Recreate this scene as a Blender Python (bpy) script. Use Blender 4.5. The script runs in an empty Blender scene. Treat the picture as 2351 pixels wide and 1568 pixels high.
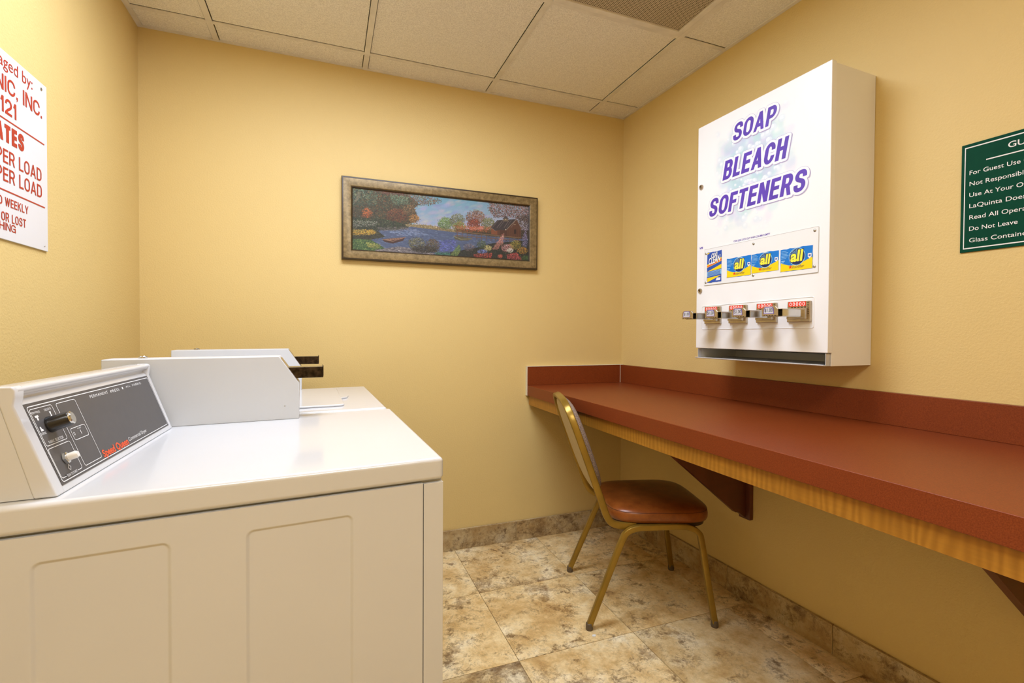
import bpy, math, random
import numpy as np
from mathutils import Matrix, Vector
random.seed(7)
S = bpy.context.scene
COL = S.collection
PI = math.pi

# ---------------------------------------------------------------- camera
cam_data = bpy.data.cameras.new('camera')
cam_data.sensor_width = 36.0
cam_data.lens = 1107.3863 * 36.0 / 2351.0
cam_data.clip_start = 0.02
cam = bpy.data.objects.new('camera', cam_data)
COL.objects.link(cam)
CR, CU, CF, CC = ((0.934097, -0.356976, 0.005492), (0.000931, 0.017819, 0.999841), (0.357017, 0.933944, -0.016977), (-1.60709, -2.407148, 1.114336))
cam.matrix_world = Matrix(((CR[0], CU[0], -CF[0], CC[0]), (CR[1], CU[1], -CF[1], CC[1]),
                           (CR[2], CU[2], -CF[2], CC[2]), (0, 0, 0, 1)))
S.camera = cam

# ---------------------------------------------------------------- world, exposure
w = bpy.data.worlds.new('world'); S.world = w
w.use_nodes = True
w.node_tree.nodes['Background'].inputs[0].default_value = (1, 0.9, 0.75, 1)
w.node_tree.nodes['Background'].inputs[1].default_value = 0.0
S.view_settings.view_transform = 'Standard'
S.view_settings.look = 'None'
S.view_settings.gamma = 1.0
S.view_settings.use_curve_mapping = False
S.view_settings.exposure = 0.16
LAMP_W, LAMP_REAR_W = 20.0, 16.5      # power of the two ceiling lights (over the dryers, rear of the room)
LAMP_SPREAD = math.radians(178)       # prismatic lenses throw little light sideways
DIFFUSER = 5.0                        # glow of the diffuser panels themselves
LAMP_COL = (0.88, 0.965, 1.15)

# ---------------------------------------------------------------- dimensions (metres)
H = 2.3587           # ceiling
XL = -2.331          # left wall
YB = 0.0             # back wall
YF = -3.7            # wall behind the camera
SK = 0.0367          # the right wall runs slightly out of square
TH_R = math.atan2(-1, SK)

def lin(r, g, b):
    def c(x):
        x /= 255.0
        return x / 12.92 if x <= 0.04045 else ((x + 0.055) / 1.055) ** 2.4
    return (c(r), c(g), c(b))

# ---------------------------------------------------------------- materials
def new_mat(name):
    m = bpy.data.materials.new(name); m.use_nodes = True
    nt = m.node_tree
    return m, nt, nt.nodes['Principled BSDF']

def N(nt, t, **kw):
    n = nt.nodes.new(t)
    for k, v in kw.items():
        if k in n.inputs: n.inputs[k].default_value = v
        else: setattr(n, k, v)
    return n

def mixc(nt, fac, a, b, blend='MIX'):
    n = nt.nodes.new('ShaderNodeMix'); n.data_type = 'RGBA'; n.blend_type = blend
    for sock, v in ((n.inputs[0], fac), (n.inputs[6], a), (n.inputs[7], b)):
        if isinstance(v, bpy.types.NodeSocket): nt.links.new(v, sock)
        elif isinstance(v, (int, float)): sock.default_value = v
        else: sock.default_value = (v[0], v[1], v[2], 1)
    return n.outputs[2]

def ramp(nt, src, stops):
    r = nt.nodes.new('ShaderNodeValToRGB')
    el = r.color_ramp.elements
    while len(el) < len(stops): el.new(0.5)
    for e, (p, c) in zip(el, stops):
        e.position = p
        e.color = (c, c, c, 1) if isinstance(c, (int, float)) else (c[0], c[1], c[2], 1)
    nt.links.new(src, r.inputs[0])
    return r.outputs[0]

def math_n(nt, op, a, b=None):
    n = nt.nodes.new('ShaderNodeMath'); n.operation = op
    for i, v in enumerate((a, b)):
        if v is None: continue
        if isinstance(v, bpy.types.NodeSocket): nt.links.new(v, n.inputs[i])
        else: n.inputs[i].default_value = v
    return n.outputs[0]

def noise(nt, vec, scale, detail=4, rough=0.55, dist=0.0):
    n = N(nt, 'ShaderNodeTexNoise', Scale=scale, Detail=detail, Roughness=rough, Distortion=dist)
    if vec is not None: nt.links.new(vec, n.inputs['Vector'])
    return n.outputs['Fac']

def obj_coord(nt):
    return nt.nodes.new('ShaderNodeTexCoord').outputs['Object']

def bump(nt, bsdf, height, strength, dist=0.002):
    b = N(nt, 'ShaderNodeBump', Strength=strength, Distance=dist)
    nt.links.new(height, b.inputs['Height']); nt.links.new(b.outputs[0], bsdf.inputs['Normal'])

def plain(name, col, rough=0.5, metal=0.0, var=0.0, vscale=30, bmp=0.0, bscale=300, spec=0.5, coat=0.0):
    m, nt, b = new_mat(name)
    b.inputs['Base Color'].default_value = (*col, 1)
    b.inputs['Roughness'].default_value = rough
    b.inputs['Metallic'].default_value = metal
    b.inputs['Specular IOR Level'].default_value = spec
    b.inputs['Coat Weight'].default_value = coat
    b.inputs['Coat Roughness'].default_value = 0.08
    if var or bmp:
        oc = obj_coord(nt)
    if var:
        n = noise(nt, oc, vscale, 5)
        c = mixc(nt, ramp(nt, n, [(0.35, 0.0), (0.65, 1.0)]), tuple(x * (1 - var) for x in col), tuple(min(1, x * (1 + var)) for x in col))
        nt.links.new(c, b.inputs['Base Color'])
    if bmp:
        bump(nt, b, noise(nt, oc, bscale, 3), bmp)
    return m

def wall_mat():
    m, nt, b = new_mat('yellow_textured_paint')
    oc = obj_coord(nt)
    col = (0.715, 0.535, 0.218)
    big = noise(nt, oc, 1.7, 4)
    c = mixc(nt, big, tuple(x * 0.965 for x in col), tuple(x * 1.03 for x in col))
    nt.links.new(c, b.inputs['Base Color'])
    b.inputs['Roughness'].default_value = 0.55
    b.inputs['Specular IOR Level'].default_value = 0.35
    h = noise(nt, oc, 170, 3, 0.6)
    bump(nt, b, h, 0.55, 0.0022)
    return m

def travertine(name, dark=0.0):
    m, nt, b = new_mat(name)
    geo = nt.nodes.new('ShaderNodeNewGeometry')
    oc = obj_coord(nt)
    off = math_n(nt, 'MULTIPLY', geo.outputs['Random Per Island'], 61.0)
    cmb = nt.nodes.new('ShaderNodeCombineXYZ')
    for i in range(3): nt.links.new(off, cmb.inputs[i])
    va = nt.nodes.new('ShaderNodeVectorMath'); va.operation = 'ADD'
    nt.links.new(oc, va.inputs[0]); nt.links.new(cmb.outputs[0], va.inputs[1])
    v = va.outputs[0]
    n1 = noise(nt, v, 6.0, 12, 0.68, 0.15)
    n2 = noise(nt, v, 9.0, 14, 0.74, 0.25)
    n3 = noise(nt, v, 95.0, 7, 0.75)
    n4 = noise(nt, v, 16.0, 12, 0.72, 0.7)
    n5 = noise(nt, v, 3.0, 4, 0.55)
    n6 = noise(nt, v, 34.0, 9, 0.7, 0.4)
    base = ramp(nt, n1, [(0.30, lin(178, 140, 86)), (0.42, lin(208, 176, 120)), (0.53, lin(228, 204, 154)), (0.66, lin(242, 228, 192))])
    q_ = math_n(nt, 'ADD', n2, math_n(nt, 'MULTIPLY', math_n(nt, 'SUBTRACT', n5, 0.5), 0.50))
    d = ramp(nt, q_, [(0.545, 0.0), (0.61, 0.45), (0.71, 0.85)])
    c = mixc(nt, d, base, lin(120, 84, 42))
    sp = math_n(nt, 'MULTIPLY', ramp(nt, n6, [(0.53, 0.0), (0.62, 0.75)]), ramp(nt, q_, [(0.44, 0.15), (0.56, 1.0)]))
    c = mixc(nt, sp, c, lin(98, 68, 34))
    vein = math_n(nt, 'ABSOLUTE', math_n(nt, 'SUBTRACT', n4, 0.5))
    vm = ramp(nt, vein, [(0.0, 0.6), (0.018, 0.0)])
    vm2 = math_n(nt, 'MULTIPLY', vm, ramp(nt, q_, [(0.42, 0.1), (0.54, 1.0)]))
    c = mixc(nt, vm2, c, lin(96, 70, 40))
    gr = ramp(nt, n3, [(0.35, 0.86), (0.6, 1.12)])
    c = mixc(nt, 0.6, c, gr, 'MULTIPLY')
    tint = ramp(nt, geo.outputs['Random Per Island'], [(0.0, (0.76, 0.75, 0.74)), (0.25, (1.05, 1.05, 1.05)), (1.0, (1.12, 1.10, 1.05))])
    c = mixc(nt, 1.0, c, tint, 'MULTIPLY')
    if dark: c = mixc(nt, dark, c, lin(96, 74, 48))
    nt.links.new(c, b.inputs['Base Color'])
    b.inputs['Roughness'].default_value = 0.42
    bump(nt, b, n3, 0.08, 0.001)
    return m

def tile_ceiling_mat():
    m, nt, b = new_mat('mineral_fibre_ceiling_panel')
    oc = obj_coord(nt)
    n1 = noise(nt, oc, 230, 4, 0.7)
    n2 = noise(nt, oc, 34, 7, 0.75)
    base = mixc(nt, ramp(nt, n1, [(0.38, 0.0), (0.60, 1.0)]), (0.70, 0.655, 0.56), (0.90, 0.855, 0.75))
    c = mixc(nt, ramp(nt, n2, [(0.69, 0.0), (0.72, 0.75)]), base, (0.20, 0.15, 0.09))
    nt.links.new(c, b.inputs['Base Color'])
    b.inputs['Roughness'].default_value = 0.95
    b.inputs['Specular IOR Level'].default_value = 0.1
    bump(nt, b, n1, 0.35, 0.002)
    return m

def grille_mat():
    m, nt, b = new_mat('perforated_metal_grille')
    oc = obj_coord(nt)
    sp = nt.nodes.new('ShaderNodeSeparateXYZ'); nt.links.new(oc, sp.inputs[0])
    p = 0.0072
    def cell(s):
        f = math_n(nt, 'FRACT', math_n(nt, 'DIVIDE', s, p))
        return math_n(nt, 'POWER', math_n(nt, 'SUBTRACT', f, 0.5), 2.0)
    r = math_n(nt, 'ADD', cell(sp.outputs[0]), cell(sp.outputs[1]))
    mask = math_n(nt, 'LESS_THAN', r, 0.125)
    dust = noise(nt, oc, 7, 6, 0.7)
    met = mixc(nt, dust, lin(186, 170, 140), lin(214, 200, 172))
    c = mixc(nt, mask, met, lin(84, 72, 54))
    nt.links.new(c, b.inputs['Base Color'])
    b.inputs['Roughness'].default_value = 0.6
    return m

def figured_wood(name, c1, c2, stripe=55.0, rough=0.4):
    m, nt, b = new_mat(name)
    oc = obj_coord(nt)
    mp = nt.nodes.new('ShaderNodeMapping'); mp.inputs['Scale'].default_value = (1, 1, 0.22)
    nt.links.new(oc, mp.inputs[0])
    wv = N(nt, 'ShaderNodeTexWave', Scale=stripe / 6.0, Distortion=9.0, Detail=4.0)
    wv.inputs['Detail Scale'].default_value = 0.9
    wv.bands_direction = 'Y'
    nt.links.new(mp.outputs[0], wv.inputs['Vector'])
    pn_ = noise(nt, mp.outputs[0], 14, 4, 0.6)
    mp2 = nt.nodes.new('ShaderNodeMapping'); mp2.inputs['Scale'].default_value = (6, 6, 90)
    nt.links.new(oc, mp2.inputs[0])
    g = noise(nt, mp2.outputs[0], 1.0, 5, 0.6)
    c = mixc(nt, math_n(nt, 'MULTIPLY', wv.outputs['Fac'], ramp(nt, pn_, [(0.3, 0.15), (0.65, 1.0)])), c1, c2)
    c = mixc(nt, 0.35, c, ramp(nt, g, [(0.3, 0.7), (0.7, 1.15)]), 'MULTIPLY')
    nt.links.new(c, b.inputs['Base Color'])
    b.inputs['Roughness'].default_value = rough
    return m

def laminate():
    m, nt, b = new_mat('red_brown_laminate')
    oc = obj_coord(nt)
    n1 = noise(nt, oc, 420, 3, 0.7)
    n2 = noise(nt, oc, 4, 5)
    c = mixc(nt, ramp(nt, n1, [(0.35, 0.0), (0.65, 1.0)]), (0.160, 0.029, 0.005), (0.245, 0.050, 0.010))
    c = mixc(nt, 0.25, c, ramp(nt, n2, [(0.3, 0.8), (0.7, 1.1)]), 'MULTIPLY')
    nt.links.new(c, b.inputs['Base Color'])
    b.inputs['Roughness'].default_value = 0.40
    b.inputs['Specular IOR Level'].default_value = 0.32
    bump(nt, b, n1, 0.10, 0.0008)
    return m

def leather():
    m, nt, b = new_mat('cognac_vinyl')
    oc = obj_coord(nt)
    n1 = noise(nt, oc, 26, 6, 0.65)
    c = mixc(nt, ramp(nt, n1, [(0.3, 0.0), (0.7, 1.0)]), (0.185, 0.046, 0.007), (0.315, 0.090, 0.015))
    nt.links.new(c, b.inputs['Base Color'])
    b.inputs['Roughness'].default_value = 0.30
    bump(nt, b, noise(nt, oc, 260, 3), 0.10, 0.0008)
    return m

def dotted_fabric():
    m, nt, b = new_mat('speckled_grey_fabric')
    oc = obj_coord(nt)
    vo = N(nt, 'ShaderNodeTexVoronoi', Scale=430.0)
    nt.links.new(oc, vo.inputs['Vector'])
    c = mixc(nt, ramp(nt, vo.outputs['Distance'], [(0.32, 0.0), (0.5, 1.0)]), lin(176, 156, 132), lin(112, 94, 88))
    nt.links.new(c, b.inputs['Base Color'])
    b.inputs['Roughness'].default_value = 0.9
    return m

def vcol_mat(name, rough=0.5, bmp=0.0):
    m, nt, b = new_mat(name)
    a = nt.nodes.new('ShaderNodeVertexColor'); a.layer_name = 'paint'
    nt.links.new(a.outputs[0], b.inputs['Base Color'])
    b.inputs['Roughness'].default_value = rough
    if bmp: bump(nt, b, noise(nt, obj_coord(nt), 260, 3), bmp, 0.001)
    return m

def emit_mat(name, col, strength):
    m, nt, b = new_mat(name)
    b.inputs['Base Color'].default_value = (0.9, 0.9, 0.9, 1)
    b.inputs['Emission Color'].default_value = (*col, 1)
    b.inputs['Emission Strength'].default_value = strength
    return m

M = {}
M['wall'] = wall_mat()
M['floor'] = travertine('travertine_tile')
M['base'] = travertine('travertine_baseboard', 0.42)
M['grout'] = plain('grout', lin(150, 122, 84), 0.9, bmp=0.2)
M['ceil'] = tile_ceiling_mat()
M['grid'] = plain('painted_ceiling_grid', (0.74, 0.69, 0.59), 0.6, var=0.08, vscale=14)
M['grille'] = grille_mat()
M['white'] = plain('white_enamel', (0.635, 0.635, 0.64), 0.18, var=0.006, vscale=5, coat=0.35)
M['door_white'] = plain('white_powder_coat', (0.86, 0.86, 0.86), 0.34, var=0.005, vscale=5)
M['cab_white'] = plain('off_white_powder_coat', (0.84, 0.83, 0.80), 0.4, var=0.01, vscale=5)
M['case_white'] = plain('meter_case_enamel', (0.60, 0.615, 0.635), 0.32, var=0.01, vscale=5)
M['sign_white'] = plain('white_sign_plastic', (0.72, 0.72, 0.735), 0.35, var=0.008, vscale=6)
M['dark_gap'] = plain('dark_inside', (0.02, 0.018, 0.015), 0.8, var=0.1)
M['charcoal'] = plain('charcoal_overlay', lin(82, 79, 78), 0.42, var=0.03, vscale=60)
M['white_ink'] = plain('white_ink', (0.80, 0.80, 0.79), 0.5, var=0.01)
M['orange_ink'] = plain('orange_ink', lin(238, 88, 42), 0.5, var=0.02)
M['red_ink'] = plain('brick_red_ink', lin(176, 50, 30), 0.5, var=0.03)
M['purple'] = plain('purple_ink', lin(88, 58, 172), 0.45, var=0.08, vscale=25)
M['purple_line'] = plain('thin_violet_outline', lin(150, 140, 196), 0.5, var=0.03)
M['letter_white'] = plain('white_letter_edge', (0.86, 0.86, 0.86), 0.45, var=0.005)
M['drop'] = plain('printed_grey_violet', lin(176, 166, 196), 0.5, var=0.05)
M['green'] = plain('green_sign_plastic', lin(2, 66, 47), 0.6, var=0.05, vscale=40, spec=0.1)
M['chrome'] = plain('chrome', (0.62, 0.61, 0.58), 0.12, 1.0, var=0.02)
M['dark_chrome'] = plain('dark_reflection_chrome', (0.045, 0.033, 0.024), 0.15, 0.85, var=0.6, vscale=90)  # the dark surroundings this chrome mirrors are put into its base colour
M['nickel'] = plain('brushed_nickel', (0.52, 0.45, 0.35), 0.33, 1.0, var=0.1, vscale=60)
M['black'] = plain('black_plastic', (0.012, 0.011, 0.011), 0.25, var=0.1)
M['steel'] = plain('steel', (0.5, 0.48, 0.44), 0.3, 1.0, var=0.1, vscale=80)
M['ivory'] = plain('ivory_plastic', (0.78, 0.74, 0.68), 0.35, var=0.02)
M['lam'] = laminate()
M['edge_wood'] = figured_wood('honey_figured_wood', (0.34, 0.145, 0.012), (0.47, 0.215, 0.022), 110)
M['bracket'] = figured_wood('dark_mahogany', (0.105, 0.026, 0.012), (0.155, 0.040, 0.018), 30)
M['caulk'] = plain('pale_caulk', (0.72, 0.66, 0.5), 0.7, var=0.05)
M['gold'] = plain('gold_painted_steel', (0.30, 0.185, 0.026), 0.28, 0.55, var=0.10, vscale=18)
M['leather'] = leather()
M['stitch'] = plain('dark_stitching', (0.05, 0.014, 0.006), 0.7, var=0.1)
M['board'] = plain('dark_seat_board', (0.045, 0.022, 0.010), 0.6, var=0.2)
M['fabric'] = dotted_fabric()
M['cream'] = plain('cream_vinyl', lin(196, 176, 136), 0.55, var=0.05, bmp=0.1)
M['glide'] = plain('grey_glide', lin(92, 78, 60), 0.5, var=0.1)
M['bronze'] = None
M['frame_dark'] = plain('dark_bronze_edge', lin(52, 38, 22), 0.4, var=0.2)
M['paint'] = vcol_mat('painted_canvas', 0.62, 0.2)
M['print'] = vcol_mat('printed_bubbles', 0.34)
M['red_label'] = plain('red_label', lin(226, 52, 30), 0.4, var=0.03)
M['dark_ink'] = plain('dark_ink', lin(40, 36, 58), 0.5, var=0.05)
M['tag_face'] = plain('tag_face', lin(205, 205, 210), 0.4, var=0.03)
M['blue'] = plain('packet_blue', lin(0, 118, 206), 0.3, var=0.03)
M['dblue'] = plain('packet_dark_blue', lin(48, 84, 172), 0.3, var=0.03)
M['yellow'] = plain('packet_yellow', lin(250, 212, 20), 0.3, var=0.02)
M['lemon'] = plain('lemon_ink', lin(248, 236, 70), 0.35, var=0.02)
M['navy'] = plain('navy_ink', lin(14, 40, 96), 0.4, var=0.03)
M['pale_blue'] = plain('pale_blue_ink', lin(150, 205, 240), 0.4, var=0.03)
M['clear'] = plain('clear_window_cover', (0.82, 0.825, 0.82), 0.16, var=0.004)
M['grey_line'] = plain('grey_line', lin(176, 172, 168), 0.5, var=0.02)
M['tray'] = plain('grey_tray_metal', (0.60, 0.60, 0.60), 0.4, var=0.04)  # mid-grey metal of the chute and delivery tray
M['lamp'] = emit_mat('lit_diffuser', LAMP_COL, DIFFUSER)

def bronze_mat():
    m, nt, b = new_mat('antique_bronze_frame')
    oc = obj_coord(nt)
    n1 = noise(nt, oc, 60, 8, 0.7)
    n2 = noise(nt, oc, 9, 4)
    c = mixc(nt, ramp(nt, n1, [(0.3, 0.0), (0.7, 1.0)]), lin(100, 82, 48), lin(154, 132, 88))
    c = mixc(nt, 0.4, c, ramp(nt, n2, [(0.3, 0.75), (0.7, 1.15)]), 'MULTIPLY')
    nt.links.new(c, b.inputs['Base Color'])
    b.inputs['Roughness'].default_value = 0.42
    b.inputs['Metallic'].default_value = 0.25
    return m
M['bronze'] = bronze_mat()

# ---------------------------------------------------------------- mesh helpers
ident = lambda x, y, z: (x, y, z)

class MB:
    """collects shapes; build() links them as ONE mesh object"""
    def __init__(self, fn=ident):
        self.v = []; self.f = []; self.mi = []; self.fn = fn; self.mats = []; self.cur = 0
    def use(self, m):
        if m not in self.mats: self.mats.append(m)
        self.cur = self.mats.index(m); return self
    def add(self, vs, fs):
        o = len(self.v)
        self.v += [self.fn(*p) for p in vs]
        self.f += [tuple(i + o for i in f) for f in fs]
        self.mi += [self.cur] * len(fs)
        return self
    def box(self, x0, x1, y0, y1, z0, z1):
        vs = [(x, y, z) for x in (x0, x1) for y in (y0, y1) for z in (z0, z1)]
        return self.add(vs, [(0, 1, 3, 2), (4, 6, 7, 5), (0, 4, 5, 1), (2, 3, 7, 6), (0, 2, 6, 4), (1, 5, 7, 3)])
    def prism(self, poly, d0, d1, axes='xzy'):
        """polygon in the first two axes, extruded along the third"""
        n = len(poly); vs = []
        for d in (d0, d1):
            for (p, q) in poly:
                e = {axes[0]: p, axes[1]: q, axes[2]: d}
                vs.append((e['x'], e['y'], e['z']))
        fs = [tuple(range(n)), tuple(range(2 * n - 1, n - 1, -1))]
        fs += [(i, i + n, (i + 1) % n + n, (i + 1) % n) for i in range(n)]
        return self.add(vs, fs)
    def face(self, pts):
        return self.add(list(pts), [tuple(range(len(pts)))])
    def tube(self, path, prof, up=(0, 0, 1), caps=True, closed=False):
        """sweep a closed 2D profile along a path"""
        P = [Vector(p) for p in path]; n = len(P); k = len(prof)
        up = Vector(up); vs = []
        for i in range(n):
            a = P[(i - 1) % n] if (closed or i > 0) else P[i]
            b = P[(i + 1) % n] if (closed or i < n - 1) else P[i]
            t = (b - a).normalized()
            s = t.cross(up)
            if s.length < 1e-5: s = t.cross(Vector((1, 0, 0)))
            s.normalize(); u = s.cross(t)
            for (x, y) in prof:
                q = P[i] + s * x + u * y; vs.append((q.x, q.y, q.z))
        fs = []
        for i in range(n if closed else n - 1):
            for j in range(k):
                a = i * k + j; b = i * k + (j + 1) % k
                c = ((i + 1) % n) * k + (j + 1) % k; d = ((i + 1) % n) * k + j
                fs.append((a, b, c, d))
        if caps and not closed:
            fs.append(tuple(range(k - 1, -1, -1))); fs.append(tuple(range((n - 1) * k, n * k)))
        return self.add(vs, fs)
    def lathe(self, c, axis, prof, n=24):
        """prof: list of (radius, distance along axis)"""
        ax = Vector(axis).normalized(); t = Vector((0, 0, 1)) if abs(ax.z) < 0.9 else Vector((1, 0, 0))
        s = ax.cross(t).normalized(); u = ax.cross(s); c = Vector(c); vs = []; fs = []
        for (r, h) in prof:
            for j in range(n):
                q = c + ax * h + (s * math.cos(2 * PI * j / n) + u * math.sin(2 * PI * j / n)) * r
                vs.append((q.x, q.y, q.z))
        for i in range(len(prof) - 1):
            for j in range(n):
                fs.append((i * n + j, i * n + (j + 1) % n, (i + 1) * n + (j + 1) % n, (i + 1) * n + j))
        fs.append(tuple(range(n - 1, -1, -1))); m = (len(prof) - 1) * n
        fs.append(tuple(range(m, m + n)))
        return self.add(vs, fs)
    def rings(self, rows, cap0=True, cap1=True):
        k = len(rows[0]); vs = [p for r in rows for p in r]; fs = []
        for i in range(len(rows) - 1):
            for j in range(k):
                fs.append((i * k + j, i * k + (j + 1) % k, (i + 1) * k + (j + 1) % k, (i + 1) * k + j))
        if cap0: fs.append(tuple(range(k - 1, -1, -1)))
        if cap1: fs.append(tuple(range((len(rows) - 1) * k, len(rows) * k)))
        return self.add(vs, fs)
    def build(self, name, mat=None, parent=None, bevel=0.0, seg=2, smooth=True, angle=35, label=None):
        me = bpy.data.meshes.new(name)
        me.from_pydata(self.v, [], self.f)
        mats = self.mats if mat is None else [mat]
        for m in mats: me.materials.append(m)
        if mat is None and len(mats) > 1: me.polygons.foreach_set('material_index', self.mi)
        me.update()
        import bmesh
        bm = bmesh.new(); bm.from_mesh(me)
        bmesh.ops.recalc_face_normals(bm, faces=bm.faces[:])
        bm.to_mesh(me); bm.free()
        if smooth:
            me.polygons.foreach_set('use_smooth', [True] * len(me.polygons))
            me.set_sharp_from_angle(angle=math.radians(angle))
        o = bpy.data.objects.new(name, me); COL.objects.link(o)
        if parent is not None: o.parent = parent
        if bevel:
            md = o.modifiers.new('bevel', 'BEVEL'); md.width = bevel; md.segments = seg
            md.limit_method = 'ANGLE'; md.angle_limit = math.radians(38); md.harden_normals = True
        if label: o['label'] = label
        return o

def thing(name, label, cat, loc=(0, 0, 0), rotz=0.0, group=None):
    o = bpy.data.objects.new(name, None); COL.objects.link(o)
    o.empty_display_size = 0.05
    o.location = loc; o.rotation_euler = (0, 0, rotz)
    o['label'] = label; o['category'] = cat
    if group: o['group'] = group
    return o

def struct(o):
    o['kind'] = 'structure'; return o

def rrect(x0, x1, y0, y1, r, n=5):
    pts = []
    for (cx, cy, a0) in ((x1 - r, y1 - r, 0), (x0 + r, y1 - r, 90), (x0 + r, y0 + r, 180), (x1 - r, y0 + r, 270)):
        for i in range(n + 1):
            a = math.radians(a0 + 90.0 * i / n)
            pts.append((cx + r * math.cos(a), cy + r * math.sin(a)))
    return pts

def circ(r, n=12):
    return [(r * math.cos(2 * PI * i / n), r * math.sin(2 * PI * i / n)) for i in range(n)]

def smooth_path(pts, n=8):
    P = [Vector(p) for p in pts]; out = []
    for i in range(len(P) - 1):
        p0 = P[max(i - 1, 0)]; p1 = P[i]; p2 = P[i + 1]; p3 = P[min(i + 2, len(P) - 1)]
        for j in range(n):
            t = j / n
            out.append(0.5 * ((2 * p1) + (p2 - p0) * t + (2 * p0 - 5 * p1 + 4 * p2 - p3) * t * t + (3 * p1 - p0 - 3 * p2 + p3) * t ** 3))
    out.append(P[-1]); return out

# ---------------------------------------------------------------- lettering
_tc = {}
def text_geo(s, bold=0.0, shear=0.0, space=1.0):
    key = (s, bold, shear, space)
    if key in _tc: return _tc[key]
    cu = bpy.data.curves.new('t', 'FONT'); cu.body = s; cu.size = 1.0
    cu.offset = bold; cu.shear = shear; cu.space_character = space
    cu.resolution_u = 5
    o = bpy.data.objects.new('t', cu); COL.objects.link(o)
    dg = bpy.context.evaluated_depsgraph_get()
    me = bpy.data.meshes.new_from_object(o.evaluated_get(dg))
    vs = [(v.co.x, v.co.y) for v in me.vertices]; fs = [tuple(p.vertices) for p in me.polygons]
    bpy.data.objects.remove(o); bpy.data.curves.remove(cu); bpy.data.meshes.remove(me)
    _tc[key] = (vs, fs); return vs, fs

def bounds(vs):
    xs = [p[0] for p in vs]; ys = [p[1] for p in vs]
    return min(xs), max(xs), min(ys), max(ys)

def text_fit(mb, s, x0, x1, y0, y1, place, bold=0.0, shear=0.0, ref=None, refalign='right', space=1.0, vref=None):
    """fit the string (or its part `ref`) into the box x0..x1, y0..y1; place(x, y) -> 3D"""
    vs, fs = text_geo(s, bold, shear, space)
    bx = bounds(vs)
    rb = bounds(text_geo(ref, bold, shear, space)[0]) if ref else bx
    vb = bounds(text_geo(vref, bold, shear, space)[0]) if vref else rb
    sx = (x1 - x0) / (rb[1] - rb[0]); sy = (y1 - y0) / (vb[3] - vb[2])
    if ref and refalign == 'right': ox = x1 - bx[1] * sx
    else: ox = x0 - bx[0] * sx
    oy = y0 - vb[2] * sy
    mb.add([place(ox + x * sx, oy + y * sy) for (x, y) in vs], fs)

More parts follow.
